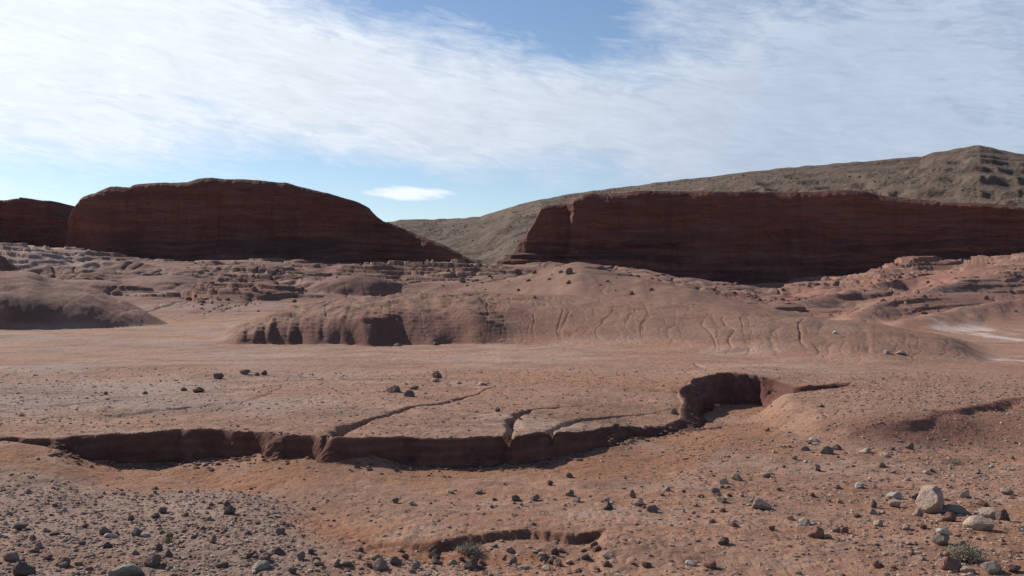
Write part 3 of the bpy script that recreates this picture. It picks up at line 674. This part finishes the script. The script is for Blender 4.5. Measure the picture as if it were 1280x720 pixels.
# stones one can pick out: (u, v of the foot, width, height, colour, variant or None, label)
NAMED = [
 (1170, 643, 37, 33, 'tan', None, 'largest tan boulder with a bright flat face, standing on the stony ground'),
 (1198, 643, 30, 11, 'green', 4, 'flat pale greenish stone against the foot of the largest tan boulder'),
 (1188, 652, 19, 11, 'red', None, 'reddish brown stone just in front of the flat greenish stone'),
 (1228, 664, 37, 16, 'tan', 0, 'low rounded tan boulder lying above the dry shrub'),
 (1256, 651, 15, 13, 'dark', None, 'dark block of stone beside the low rounded tan boulder'),
 (1239, 648, 26, 12, 'tan', None, 'rough pale tan stone touching the dark block of stone'),
 (1178, 682, 23, 12, 'grey', 2, 'squat grey stone carrying a flat pale stone'),
 (1260, 619, 15, 8, 'tan', None, 'pale tan stone alone beyond the low rounded tan boulder'),
 (1230, 633, 16, 8, 'red', None, 'brownish low stone between the largest boulder and the picture edge'),
 (1207, 623, 14, 10, 'tan', 3, 'small upright tan stone right behind the largest tan boulder'),
 (1147, 625, 15, 8, 'dark', None, 'dark brown stone just left of the largest tan boulder'),
 (1119, 625, 18, 9, 'white', None, 'pale lit stone, upper of two beside each other left of the largest boulder'),
 (1120, 634, 16, 8, 'tan', None, 'tan stone, lower of two beside each other left of the largest boulder'),
 (1093, 635, 9, 9, 'dark', None, 'small dark stone left of the pale pair of stones'),
 (1133, 663, 11, 7, 'tan', None, 'small tan stone in front and left of the largest boulder'),
 (1156, 662, 11, 6, 'red', None, 'small brown stone directly in front of the largest boulder'),
 (1150, 646, 11, 8, 'tan', None, 'tan knob of stone at the left foot of the largest boulder'),
 (955, 638, 23, 13, 'grey', 3, 'grey brown wedge of stone standing alone on the stony flat'),
 (1022, 674, 20, 15, 'red', 6, 'dark reddish angular stone with a shadow beside it, alone on bare soil'),
 (1006, 657, 17, 8, 'tan', None, 'low tan stone just behind the dark reddish angular stone'),
 (1036, 674, 10, 5, 'tan', None, 'chip of tan stone in the shadow of the dark reddish angular stone'),
 (905, 682, 15, 9, 'dark', None, 'dark low stone alone on bare soil nearest the picture foot'),
 (966, 664, 9, 6, 'red', None, 'small brown stone between the low tan stone and the dark low stone'),
 (1192, 714, 30, 15, 'red', None, 'reddish stone at the left foot of the dry shrub'),
 (1182, 709, 22, 9, 'green', 4, 'flat greenish grey stone behind the reddish stone by the dry shrub'),
 (1240, 718, 26, 13, 'tan', None, 'tan stone at the right foot of the dry shrub'),
 (1212, 719, 18, 8, 'tan', None, 'low tan stone in front of the dry shrub'),
 (1268, 716, 20, 9, 'red', None, 'reddish stone in the corner beyond the dry shrub'),
 (865, 708, 16, 6, 'white', 4, 'flat whitish stone near the picture foot left of a reddish stone'),
 (889, 710, 17, 9, 'red', None, 'reddish broken stone beside the flat whitish stone'),
 (152, 724, 46, 16, 'green', 0, 'broad greenish grey boulder half buried in gravel'),
 (187, 710, 23, 17, 'dark', 3, 'dark angular block right of the broad half buried boulder'),
 (77, 709, 21, 12, 'dark', 6, 'dark wedge of stone left of the broad half buried boulder'),
 (27, 722, 30, 19, 'dark', 3, 'dark pointed stone in the lower left corner'),
 (10, 702, 25, 13, 'grey', None, 'bluish grey rounded stone behind the dark pointed corner stone'),
 (24, 663, 19, 9, 'dark', None, 'dark stone at the left edge of the gravel patch'),
 (131, 669, 17, 11, 'grey', 3, 'grey stone leaning over a thin white slab'),
 (137, 673, 19, 5, 'white', 4, 'thin bright white slab in the gravel'),
 (169, 671, 15, 10, 'dark', None, 'dark triangular stone right of the thin white slab'),
 (181, 672, 12, 6, 'white', None, 'small pale stone right of the dark triangular stone'),
 (41, 691, 14, 8, 'grey', None, 'grey stone between the corner stones and the white slab'),
 (39, 676, 11, 7, 'dark', None, 'small dark stone in front of the dark stone at the gravel edge'),
 (66, 671, 15, 5, 'dark', 4, 'thin dark slab in the gravel left of the white slab'),
 (163, 651, 9, 8, 'dark', None, 'dark pointed stone behind the dark triangular stone'),
 (203, 642, 12, 9, 'dark', None, 'dark stone of a pair above the green sprout'),
 (193, 648, 12, 6, 'dark', None, 'lower dark stone of a pair above the green sprout'),
 (198, 690, 12, 9, 'dark', None, 'dark stone below the green sprout'),
 (211, 696, 10, 8, 'dark', None, 'small dark stone between the green sprout and the dark angular block'),
 (265, 681, 10, 11, 'grey', 3, 'upright grey stone alone right of the green sprout'),
 (287, 643, 17, 12, 'dark', None, 'dark lump of rock at the far edge of the gravel'),
 (283, 634, 10, 8, 'dark', None, 'dark stone perched behind the dark lump of rock'),
 (325, 714, 26, 11, 'green', None, 'broad greyish stone among dark stones near the channel foot'),
 (313, 698, 11, 7, 'dark', None, 'dark stone, first of a dark pair above the broad greyish stone'),
 (333, 699, 14, 8, 'dark', None, 'wider dark stone of a dark pair above the broad greyish stone'),
 (276, 711, 18, 8, 'dark', None, 'dark stone left of the broad greyish stone'),
 (375, 702, 13, 12, 'grey', None, 'grey stone with a dark face above a smaller dark stone'),
 (389, 693, 9, 7, 'dark', None, 'small dark stone behind the grey stone with a dark face'),
 (397, 708, 16, 8, 'grey', None, 'low grey stone right of the grey stone with a dark face'),
 (365, 718, 12, 8, 'dark', None, 'dark stone below the grey stone with a dark face'),
 (350, 670, 13, 11, 'dark', None, 'dark stone by the orange channel beyond the dark pair'),
 (310, 669, 9, 6, 'dark', None, 'small dark stone left of the stone by the orange channel'),
 (541, 699, 14, 12, 'dark', 3, 'dark upright stone in front of the small ledge'),
 (474, 713, 22, 15, 'grey', None, 'grey block heading the stone pile at the channel foot'),
 (470, 702, 17, 9, 'grey', None, 'grey stone behind the grey block of the stone pile'),
 (494, 707, 18, 10, 'dark', None, 'dark stone right of the grey block in the stone pile'),
 (520, 713, 11, 10, 'grey', None, 'pointed grey stone between the stone pile and the tuft'),
 (498, 691, 12, 6, 'tan', None, 'low tan stone above the dark stone of the stone pile'),
 (433, 710, 20, 8, 'dark', None, 'dark slab left of the stone pile'),
 (588, 714, 20, 17, 'dark', 3, 'dark grey pointed block below the small green tuft'),
 (602, 709, 14, 9, 'red', None, 'brown stone touching the dark grey pointed block'),
 (591, 702, 12, 7, 'grey', None, 'grey stone behind the dark grey pointed block'),
 (641, 707, 15, 12, 'grey', None, 'pale topped grey stone right of the dark grey pointed block'),
 (656, 713, 13, 7, 'tan', None, 'tan stone right of the pale topped grey stone'),
 (697, 708, 14, 10, 'grey', None, 'grey stone below the right end of the small ledge'),
 (679, 703, 12, 7, 'green', None, 'pale stone between the two grey stones below the ledge'),
 (683, 714, 16, 6, 'tan', None, 'low tan stone in front of the pale stone below the ledge'),
 (724, 716, 10, 6, 'dark', None, 'dark stone at the picture foot right of the grey ledge stones'),
 (808, 710, 13, 7, 'red', None, 'reddish stone alone below the orange bank'),
 (760, 699, 14, 6, 'tan', None, 'low tan stone right of the grey ledge stone'),
 (645, 627, 12, 9, 'dark', None, 'dark stone on the flat behind the ledge, left of its neighbour'),
 (668, 626, 13, 8, 'grey', None, 'grey stone on the flat right of the dark stone behind the ledge'),
 (712, 621, 13, 10, 'grey', None, 'rounded grey stone on the flat behind the ledge'),
 (721, 628, 11, 7, 'grey', None, 'small grey stone close to the rounded grey stone'),
 (760, 638, 14, 9, 'dark', None, 'dark stone with a grey stone on its far side'),
 (759, 631, 10, 9, 'grey', None, 'grey stone standing just behind the dark stone'),
 (792, 623, 8, 10, 'grey', 3, 'narrow upright grey stone beyond a pair of dark stones'),
 (801, 632, 12, 7, 'dark', None, 'dark stone, farther of a pair right of the flat'),
 (816, 641, 14, 9, 'dark', None, 'dark stone, nearer of a pair right of the flat'),
 (495, 630, 10, 7, 'dark', None, 'dark small stone on the smooth soil behind the ledge'),
 (516, 632, 12, 5, 'tan', None, 'low stone right of the dark small stone on smooth soil'),
 (598, 616, 12, 6, 'tan', None, 'low tan stone midway along the smooth soil'),
 (563, 617, 9, 6, 'tan', None, 'small tan stone left of the low tan stone on smooth soil'),
 (688, 607, 8, 7, 'dark', None, 'dark small stone below the bank of the wash'),
 (712, 597, 8, 6, 'dark', None, 'dark small stone closest to the bank of the wash'),
 (272, 474, 13, 7, 'dark', None, 'dark stone alone on the pale flat beyond the wash'),
 (247, 491, 14, 7, 'dark', None, 'dark stone in front of the lone dark stone on the pale flat'),
 (229, 489, 9, 4, 'dark', None, 'small low dark stone left of the nearest dark stone on the pale flat'),
 (305, 468, 13, 6, 'dark', None, 'dark stone, largest of three in a row on the pale flat'),
 (321, 470, 8, 4, 'dark', None, 'small dark stone, middle of three in a row on the pale flat'),
 (330, 469, 8, 6, 'dark', None, 'small dark stone, last of three in a row on the pale flat'),
 (131, 493, 6, 4, 'dark', None, 'tiny dark stone far out on the pale flat'),
 (181, 493, 7, 4, 'dark', None, 'tiny dark stone between two others on the pale flat'),
 (491, 491, 18, 9, 'dark', None, 'dark jagged stone of three grouped beyond the wash'),
 (511, 496, 15, 8, 'dark', None, 'nearest dark stone of three grouped beyond the wash'),
 (517, 487, 13, 5, 'dark', 4, 'flat dark stone of three grouped beyond the wash'),
 (545, 473, 13, 9, 'red', None, 'reddish stone with a pale one before it on the flat'),
 (543, 477, 10, 4, 'tan', None, 'pale flat stone before the reddish stone on the flat'),
 (572, 480, 9, 4, 'tan', None, 'pale small stone right of the reddish stone on the flat'),
 (603, 482, 13, 4, 'tan', None, 'pale flat stone farthest right of the reddish stone'),
 (622, 515, 7, 5, 'dark', None, 'dark small stone above a rill in the flat'),
 (785, 540, 15, 8, 'dark', None, 'dark stone at the lip of the wash'),
 (770, 536, 9, 5, 'dark', None, 'small dark stone left of the dark stone at the lip of the wash'),
 (804, 538, 9, 5, 'tan', None, 'pale stone right of the dark stone at the lip of the wash'),
 (843, 518, 9, 8, 'grey', None, 'grey stone on the shoulder where the wash turns away'),
 (897, 509, 7, 4, 'white', None, 'whitish stone on the floor of the wash'),
 (940, 478, 7, 5, 'white', None, 'white stone stuck on the dark far bank of the wash'),
 (1026, 509, 9, 4, 'dark', None, 'dark stone on the soft swelling right of the wash'),
 (1035, 568, 18, 9, 'grey', None, 'grey stone heading the stone cluster on the right'),
 (1048, 563, 12, 7, 'dark', None, 'dark stone behind the grey cluster stone'),
 (1019, 553, 14, 5, 'white', 4, 'flat white stone beyond the stone cluster'),
 (1007, 564, 11, 6, 'grey', None, 'grey stone left of the stone cluster'),
 (1137, 562, 11, 8, 'dark', None, 'dark upright stone below the red bank on the right'),
 (1083, 567, 15, 6, 'tan', None, 'tan stone with a shadow between the cluster and the red bank'),
 (1108, 572, 13, 6, 'tan', None, 'tan stone in front of the red bank beside a dark one'),
 (1103, 585, 12, 6, 'grey', None, 'grey stone alone on the olive gravel'),
 (1022, 589, 8, 8, 'grey', None, 'small upright grey stone in front of the stone cluster'),
 (958, 598, 12, 6, 'grey', None, 'grey stone left of the small upright grey stone'),
 (1076, 611, 14, 7, 'white', None, 'pale stone among chips beyond the left pair of stones'),
 (1047, 611, 10, 6, 'tan', None, 'tan stone among chips left of the pale stone'),
 (905, 605, 11, 7, 'white', None, 'whitish stone of the little cluster left of the wedge'),
 (922, 601, 14, 8, 'grey', None, 'grey stone of the little cluster left of the wedge'),
 (895, 617, 12, 6, 'grey', None, 'nearer grey stone of the little cluster left of the wedge'),
 (903, 628, 13, 6, 'tan', None, 'tan stone just in front of the little cluster'),
 (712, 343, 9, 8, 'dark', None, 'dark round boulder high on the talus below the banded mesa'),
 (648, 345, 10, 7, 'red', None, 'reddish block in the gap between the mesas'),
 (668, 374, 6, 4, 'dark', None, 'dark lone stone on the smooth slope behind the mound'),
 (497, 433, 10, 4, 'dark', None, 'dark stone at the foot of the mound'),
 (545, 432, 8, 4, 'dark', None, 'small dark stone at the foot of the mound right of another'),
 (1110, 443, 9, 5, 'white', None, 'pale stone on the long slope right of the mound, left of its neighbour'),
 (1127, 444, 13, 5, 'tan', None, 'tan stone on the long slope right of a pale stone'),
 (1044, 418, 6, 4, 'white', None, 'white stone alone high on the long slope'),
]
for (u, v, w, h, col, var, lab) in NAMED:
    if u < 760 and v > 600: w, h = w * .9, h * .88
    if u == 1170: continue
    place_stone(u, v, w, h, col, lab, 'stones lying on the desert ground', var=var, cat='rock')
# the largest boulder gets a shape of its own: a bright slab face to the left, a dark one to the right
def boulder_mesh():
    bm = bmesh.new(); bmesh.ops.create_icosphere(bm, subdivisions=5, radius=1)
    P = np.array([(-.80, -.50, .25), (.80, -.52, .15), (.1, .9, .1), (-.15, -.1, 1), (.62, .1, .75), (-.85, .45, .3), (.9, .3, .1), (-.1, -.95, -.6), (-.55, -.1, .82), (.35, -.6, .75)], float)
    P /= np.linalg.norm(P, axis=1)[:, None]; D = np.array([.62, .60, .8, .98, .90, .85, .84, .90, .92, .84])
    v = np.array([w.co[:] for w in bm.verts]); dots = v @ P.T
    t = np.minimum(np.where(dots > .05, D / np.maximum(dots, .05), 9).min(1), 1.05)
    t = t * (1 + .035 * fbm(v[:, 0] * 3 + v[:, 2], v[:, 1] * 3 - v[:, 2], 5, 4) + .02 * fbm(v[:, 0] * 9 + 4 * v[:, 2], v[:, 1] * 9, 6, 3))
    v *= t[:, None]; v -= (v.max(0) + v.min(0)) / 2; v /= (v[:, 0].max() - v[:, 0].min()); v[:, 2] -= v[:, 2].min()
    for w, c in zip(bm.verts, v): w.co = c
    me = bpy.data.meshes.new('boulder'); bm.to_mesh(me); bm.free()
    me.polygons.foreach_set('use_smooth', np.ones(len(me.polygons), bool))
    return me, float(v[:, 2].max())
bme, bh = boulder_mesh()
d = hit(1170, 643)
o = link('boulder', bme, ROCK['tan']); w = 37 / F * d
o.scale = (w, w * .95, 36 / F * d / bh); o.location = ((1170 - 640) / F * d, d + w * .35, hz((1170 - 640) / F * d, d + w * .2) - .03)
o.rotation_euler = (0, .03, 0)
tag(o, NAMED[0][6], 'boulder', 'stones lying on the desert ground')
# the flat pale stone lying on the squat grey one
d = hit(1178, 682)
place_stone(1182, 682, 21, 6, 'white', 'flat pale stone lying on top of a squat grey stone', 'stones lying on the desert ground', var=4, rot=.1, d=d + .05, z_extra=12.5 / F * d)

# smaller stones, alike within each stretch of ground
AREAS = [  # u range, v range, how many, width range, colours, label
 ((0, 330), (612, 716), 46, (5, 9.5), ['dark', 'grey', 'grey', 'red'], 'small dull angular stone of the lower left gravel patch'),
 ((330, 760), (685, 718), 34, (6, 12), ['dark', 'grey', 'tan', 'red'], 'small angular stone of the litter below the little ledge'),
 ((830, 1275), (606, 660), 34, (5, 10), ['tan', 'grey', 'red', 'tan'], 'small stone of the stony strip either side of the largest boulder'),
 ((1040, 1278), (664, 719), 18, (6, 11), ['tan', 'red', 'grey'], 'small stone of the bare reddish ground around the dry shrub'),
 ((960, 1275), (548, 604), 26, (5, 9), ['tan', 'grey', 'white', 'dark'], 'small stone of the olive gravel below the right hand red bank'),
 ((560, 960), (602, 645), 14, (5, 8), ['grey', 'dark', 'tan'], 'small stone of the smooth flat between ledge and wash'),
]
for (ur, vr, n, wr, cols, lab) in AREAS:
    for _ in range(n):
        u = random.uniform(*ur); v = random.uniform(*vr); w = random.uniform(*wr) * (.72 + .5 * (v - 540) / 180)
        place_stone(u, v, w, w * random.uniform(.4, .75), random.choice(cols), lab, lab.replace('small ', '').replace('stone of', 'stones of'), name='stone', cat='stone')

# loose gravel: thousands of chips, one object per tone
def gravel_points(n, seed):
    g = np.random.default_rng(seed)
    u = g.uniform(-60, 1340, n * 3); v = 360 + 3 * F / np.exp(g.uniform(math.log(9.0), math.log(30), n * 3)); d = 3 * F / (v - 360)
    x = (u - 640) / F * d; y = d
    dens = .16 + .75 * ss(420, 330, u) * ss(15, 14, d) + .45 * ss(800, 950, u) * ss(21, 17, d) * ss(-.3, .3, fbm(x / 1.5, y / 1.2, 500, 3)) + .6 * np.exp(-((u - 560) / 130) ** 2 - ((d - 10.4) / .6) ** 2)
    dens += .35 * ss(960, 1100, u) * ss(17, 19, d) * ss(30, 24, d) + .10 * ss(.1, .4, fbm(x / 2, y / 2, 501, 3))
    dens *= 1 - .75 * ss(17, 16, d) * ss(13.8, 15, d) * ss(900, 700, u)
    k = g.uniform(0, 1, n * 3) < dens
    return x[k][:n], y[k][:n], g
for i, (tone, n, lo) in enumerate([('grey', 4200, .007), ('tan', 7000, .007), ('dark', 3000, .007), ('red', 4500, .008)]):
    x, y, g = gravel_points(n, 900 + i)
    s = lo + .024 * g.uniform(0, 1, len(x)) ** 4 + .0004 * y
    if tone == 'red':        # clods fallen along the foot of the bank
        ub = g.uniform(60, 900, 1500); yb = np.interp(ub, [60, 70, 200, 300, 440, 680, 736, 830, 900], [16.4, 16.4, 17.3, 17.1, 16.6, 17.2, 18.1, 20.1, 21]) - np.abs(g.normal(.22, .25, 1500)) - .12
        x = np.concatenate([x, (ub - 640) / F * yb]); y = np.concatenate([y, yb]); s = np.concatenate([s, .012 + .05 * g.uniform(0, 1, 1500) ** 3])
    z = terrain(x, y); sl = np.abs(terrain(x, y + .12) - terrain(x, y - .12)); kk = sl < .13; x, y, z, s = x[kk], y[kk], z[kk], s[kk]
    o = link('gravel', scatter_mesh('gravel', np.stack([x, y, z + s * .12], 1), s, g.uniform(.4, .75, len(x)), .28, 40 + i), ROCK[tone])
    tag(o, {'grey': 'loose grey chips strewn over the ground', 'tan': 'loose tan chips strewn over the ground', 'dark': 'loose dark chips strewn over the ground', 'red': 'loose reddish chips strewn over the ground'}[tone], 'gravel', kind='stuff')

# blocks tumbled on the slickrock slopes below the mesas
for k in range(26):
    u = random.choice([random.uniform(560, 720), random.uniform(740, 900), random.uniform(900, 1270), random.uniform(280, 560)])
    v = random.uniform(338, 372) if u < 900 else random.uniform(345, 392)
    w = random.uniform(3.5, 8)
    place_stone(u, v, w, w * random.uniform(.5, .85), random.choice(['red', 'red', 'grey']), 'fallen block on the rock slopes below the mesas', 'fallen blocks on the rock slopes', name='boulder', cat='boulder')

# rubble on those slopes, far too much to count
g_ = np.random.default_rng(77); n = 9000
u_ = g_.uniform(240, 1320, n); y_ = np.exp(g_.uniform(math.log(72), math.log(175), n)); x_ = (u_ - 640) / F * y_
kk = g_.uniform(0, 1, n) < (.06 + .9 * ss(.0, .35, fbm(x_ / 9, y_ / 7, 600, 3))) * ss(70, 90, y_)
x_, y_ = x_[kk], y_[kk]; s_ = .04 + .22 * g_.uniform(0, 1, len(x_)) ** 5 + .0006 * y_
rub = link('rubble', scatter_mesh('rubble', np.stack([x_, y_, terrain(x_, y_) + s_ * .15], 1), s_, g_.uniform(.5, .9, len(x_)), .3, 78), ROCK['red'])
tag(rub, 'reddish broken rubble strewn over the slopes below the mesas', 'rubble', kind='stuff')

# ------------------------------------------------------------------ desert plants
LEAF = {'sage': mat_plain('dry_sage', (.26, .235, .165), (.36, .325, .24), 60), 'green': mat_plain('green_leaf', (.060, .090, .025), (.105, .130, .045), 60), 'twig': mat_plain('dry_twig', (.16, .12, .085), (.24, .19, .14), 60)}
def plant(u, v, w, h, leaf, label, seed, name='shrub', blades=260, leaves=900):
    g = random.Random(seed); d = hit(u, v); x = (u - 640) / F * d; W, Hh = w / F * d, h / F * d
    root = bpy.data.objects.new(name, None); COL.objects.link(root); root.location = (x, d + W * .3, hz(x, d + W * .3) - .01); root.empty_display_size = .1
    tag(root, label, 'plant', 'desert plants')
    V, Fc, V2, F2 = [], [], [], []
    def strip(p, q, wd, VV, FF):
        dv = (q - p); sd = dv.cross(Vector((g.uniform(-1, 1), g.uniform(-1, 1), .2))).normalized() * wd; i = len(VV)
        VV += [p - sd, p + sd, q]; FF.append((i, i + 1, i + 2))
    for _ in range(blades):
        a = g.uniform(0, 6.283); rr = g.uniform(0, 1) ** .6
        b0 = Vector((math.cos(a) * .22 * W * g.random(), math.sin(a) * .22 * W * g.random(), 0))
        tip = Vector((math.cos(a) * .5 * W * rr, math.sin(a) * .5 * W * rr, Hh * (1.05 - .55 * rr * rr) * g.uniform(.45, 1.08)))
        strip(b0, tip, W * .007, V, Fc)
        for _k in range(max(1, leaves // blades)):
            t = g.uniform(.3, 1.0); p = b0.lerp(tip, t) + Vector((g.gauss(0, .03) * W, g.gauss(0, .03) * W, g.gauss(0, .025) * W))
            q = p + Vector((g.gauss(0, 1), g.gauss(0, 1), g.uniform(-.2, 1.2))).normalized() * W * g.uniform(.035, .075)
            strip(p, q, W * .013, V2, F2)
    for nm, vv, ff, mt in (('stem', V, Fc, LEAF['twig']), ('foliage', V2, F2, LEAF[leaf])):
        me = bpy.data.meshes.new(nm); me.from_pydata(vv, [], ff); link(nm, me, mt, root)
    return root
plant(1215, 706, 52, 27, 'sage', 'dry grey green shrub among stones in the right corner', 1, blades=360, leaves=1100)
plant(586, 699, 40, 15, 'sage', 'small grey green tuft in front of the little ledge', 2, blades=220, leaves=900)
plant(208, 680, 20, 14, 'green', 'green sprout among the dark stones of the gravel patch', 3, blades=120, leaves=500)
plant(25, 521, 13, 6, 'green', 'low green plant alone on the pale flat', 4, blades=90, leaves=400)
plant(1196, 581, 22, 6, 'sage', 'flat dark mat plant on the olive gravel', 5, blades=120, leaves=600)
plant(250, 539, 15, 5, 'sage', 'dark low plant on the lip of the wash, wider of two', 6, blades=90, leaves=360)
plant(312, 543, 10, 5, 'sage', 'dark low plant on the lip of the wash, smaller of two', 7, blades=70, leaves=260)

# ------------------------------------------------------------------ sky and light
SUN_AZ, SUN_EL = math.radians(-52), math.radians(34)      # azimuth from straight ahead, to the left
world = bpy.data.worlds.new('World'); S.world = world; world.use_nodes = True
nt = world.node_tree; bg = nt.nodes['Background']; bg.inputs['Strength'].default_value = .10
sky = nd(nt, 'ShaderNodeTexSky', sky_type='NISHITA'); sky.sun_disc = False; sky.sun_elevation = SUN_EL; sky.sun_rotation = SUN_AZ
sky.altitude = 1200; sky.air_density = 1.0; sky.dust_density = .6; sky.ozone_density = 2.2
dirn = nt.nodes.new('ShaderNodeTexCoord').outputs['Generated']
sp = nd(nt, 'ShaderNodeSeparateXYZ'); nt.links.new(dirn, sp.inputs[0])
AZ = mathn(nt, 'ARCTAN2', sp.outputs[0], sp.outputs[1])
EL = mathn(nt, 'ARCSINE', sp.outputs[2])
def azel(u, v):
    t = math.atan2(u - 640, F); return t, math.atan2(360 - v, math.hypot(F, u - 640))
def blob(u, v, su, sv, rot, amp, hard=1.0):
    a, e = azel(u, v); r = math.radians(rot); su, sv = su / F, sv / F
    da = mathn(nt, 'SUBTRACT', AZ, a); de = mathn(nt, 'SUBTRACT', EL, e)
    p = mathn(nt, 'ADD', mathn(nt, 'MULTIPLY', da, math.cos(r) / su), mathn(nt, 'MULTIPLY', de, -math.sin(r) / su))
    q = mathn(nt, 'ADD', mathn(nt, 'MULTIPLY', da, math.sin(r) / sv), mathn(nt, 'MULTIPLY', de, math.cos(r) / sv))
    r2 = mathn(nt, 'ADD', mathn(nt, 'MULTIPLY', p, p), mathn(nt, 'MULTIPLY', q, q))
    if hard != 1.0: r2 = mathn(nt, 'POWER', r2, hard)
    return mathn(nt, 'MULTIPLY', mathn(nt, 'EXPONENT', mathn(nt, 'MULTIPLY', r2, -1.)), amp)
def addall(l):
    o = l[0]
    for k in l[1:]: o = mathn(nt, 'ADD', o, k)
    return o
# cloud amount: streaky noise over broad banks of thin cloud
cv = nd(nt, 'ShaderNodeCombineXYZ'); nt.links.new(AZ, cv.inputs[0]); nt.links.new(mathn(nt, 'ADD', mathn(nt, 'MULTIPLY', EL, 3.0), mathn(nt, 'MULTIPLY', AZ, .45)), cv.inputs[1])
n1 = noise(nt, cv.outputs[0], 5.0, 9, .62, .6); n2 = noise(nt, cv.outputs[0], 17., 7, .65, .8); n3 = noise(nt, mapping(nt, cv.outputs[0], (1, 2.2, 1)), 40., 5, .65, .3)
nz = addall([mathn(nt, 'MULTIPLY', mathn(nt, 'SUBTRACT', n1, .5), 1.7), mathn(nt, 'MULTIPLY', mathn(nt, 'SUBTRACT', n2, .5), 1.5), mathn(nt, 'MULTIPLY', mathn(nt, 'SUBTRACT', n3, .5), .5)])
banks = addall([
 blob(60, 40, 300, 85, 0, 1.05), blob(340, 110, 330, 80, 10, .9), blob(720, 150, 270, 62, 9, .75), blob(1010, 70, 300, 130, 0, .85), blob(1240, 150, 260, 120, 0, .8), blob(900, 200, 260, 40, -4, .30),
 blob(-250, 80, 350, 160, 0, .8), blob(100, 175, 260, 22, 3, .22),
 blob(715, 46, 105, 38, 10, -.62), blob(640, 200, 1000, 330, 0, .32), blob(500, -14, 210, 28, 6, -.7), blob(110, 113, 150, 9, 2, -.6), blob(255, 132, 45, 12, 12, -.6), blob(720, 205, 75, 24, 8, -.42), blob(150, 235, 330, 42, 0, -.55), blob(480, 235, 220, 26, 8, -.65), blob(640, 250, 130, 40, 0, -.35)])
amount = mathn(nt, 'ADD', nz, banks)
C = maprange(nt, amount, .16, 1.25, 0, .97)
lens = maprange(nt, mathn(nt, 'ADD', blob(512, 242, 58, 9, 0, 1., 1.3), mathn(nt, 'MULTIPLY', mathn(nt, 'SUBTRACT', mathn(nt, 'ADD', n2, n3), 1.0), 1.1)), .30, .85, 0, .92)
lens = mathn(nt, 'MULTIPLY', lens, maprange(nt, blob(512, 242, 62, 11, 0, 1., 1.5), .1, .5))
# clouds are brighter nearer the sun
sunv = Vector((math.sin(SUN_AZ) * math.cos(SUN_EL), math.cos(SUN_AZ) * math.cos(SUN_EL), math.sin(SUN_EL)))
dt = nd(nt, 'ShaderNodeVectorMath', operation='DOT_PRODUCT'); nt.links.new(dirn, dt.inputs[0]); dt.inputs[1].default_value = sunv
near = maprange(nt, dt.outputs['Value'], .40, .92)
K = 1 / .10
cc = mixc(nt, near, tuple(K * v for v in (.40, .48, .62)), tuple(K * v for v in (1.00, 1.03, 1.06)))
dens = maprange(nt, amount, .35, 1.3, 0, 1)
cc = mixc(nt, mathn(nt, 'MULTIPLY', dens, .25), cc, tuple(K * v for v in (.62, .69, .78)))
mot = maprange(nt, mathn(nt, 'ADD', mathn(nt, 'MULTIPLY', n2, .65), mathn(nt, 'MULTIPLY', n3, .35)), .36, .62, .91, 1.05)
mc = nd(nt, 'ShaderNodeVectorMath', operation='SCALE'); nt.links.new(cc, mc.inputs[0]); nt.links.new(mot, mc.inputs['Scale']); cc = mc.outputs[0]
skyc = mixc(nt, C, sky.outputs[0], cc)
skyc = mixc(nt, lens, skyc, tuple(K * v for v in (.86, .90, .96)))
nt.links.new(skyc, bg.inputs['Color'])

sd = bpy.data.lights.new('sun', 'SUN'); sd.energy = 5.0; sd.angle = math.radians(.5); sd.color = (1, .955, .89)
so = bpy.data.objects.new('sun', sd); COL.objects.link(so); so.rotation_euler = (-sunv).to_track_quat('-Z', 'Y').to_euler()

cam = bpy.data.cameras.new('camera'); co = bpy.data.objects.new('camera', cam); COL.objects.link(co)
co.location = (0, 0, EYE); co.rotation_euler = (math.pi / 2, 0, 0); cam.lens_unit = 'FOV'; cam.angle = 2 * math.atan(640 / F); cam.clip_start = .1; cam.clip_end = 9000
S.camera = co
S.view_settings.view_transform = 'Standard'; S.view_settings.look = 'None'; S.view_settings.exposure = .16; S.view_settings.gamma = 1; S.view_settings.use_curve_mapping = False
S.cycles.max_bounces = 5; S.cycles.diffuse_bounces = 3
S.cycles.use_denoising = True
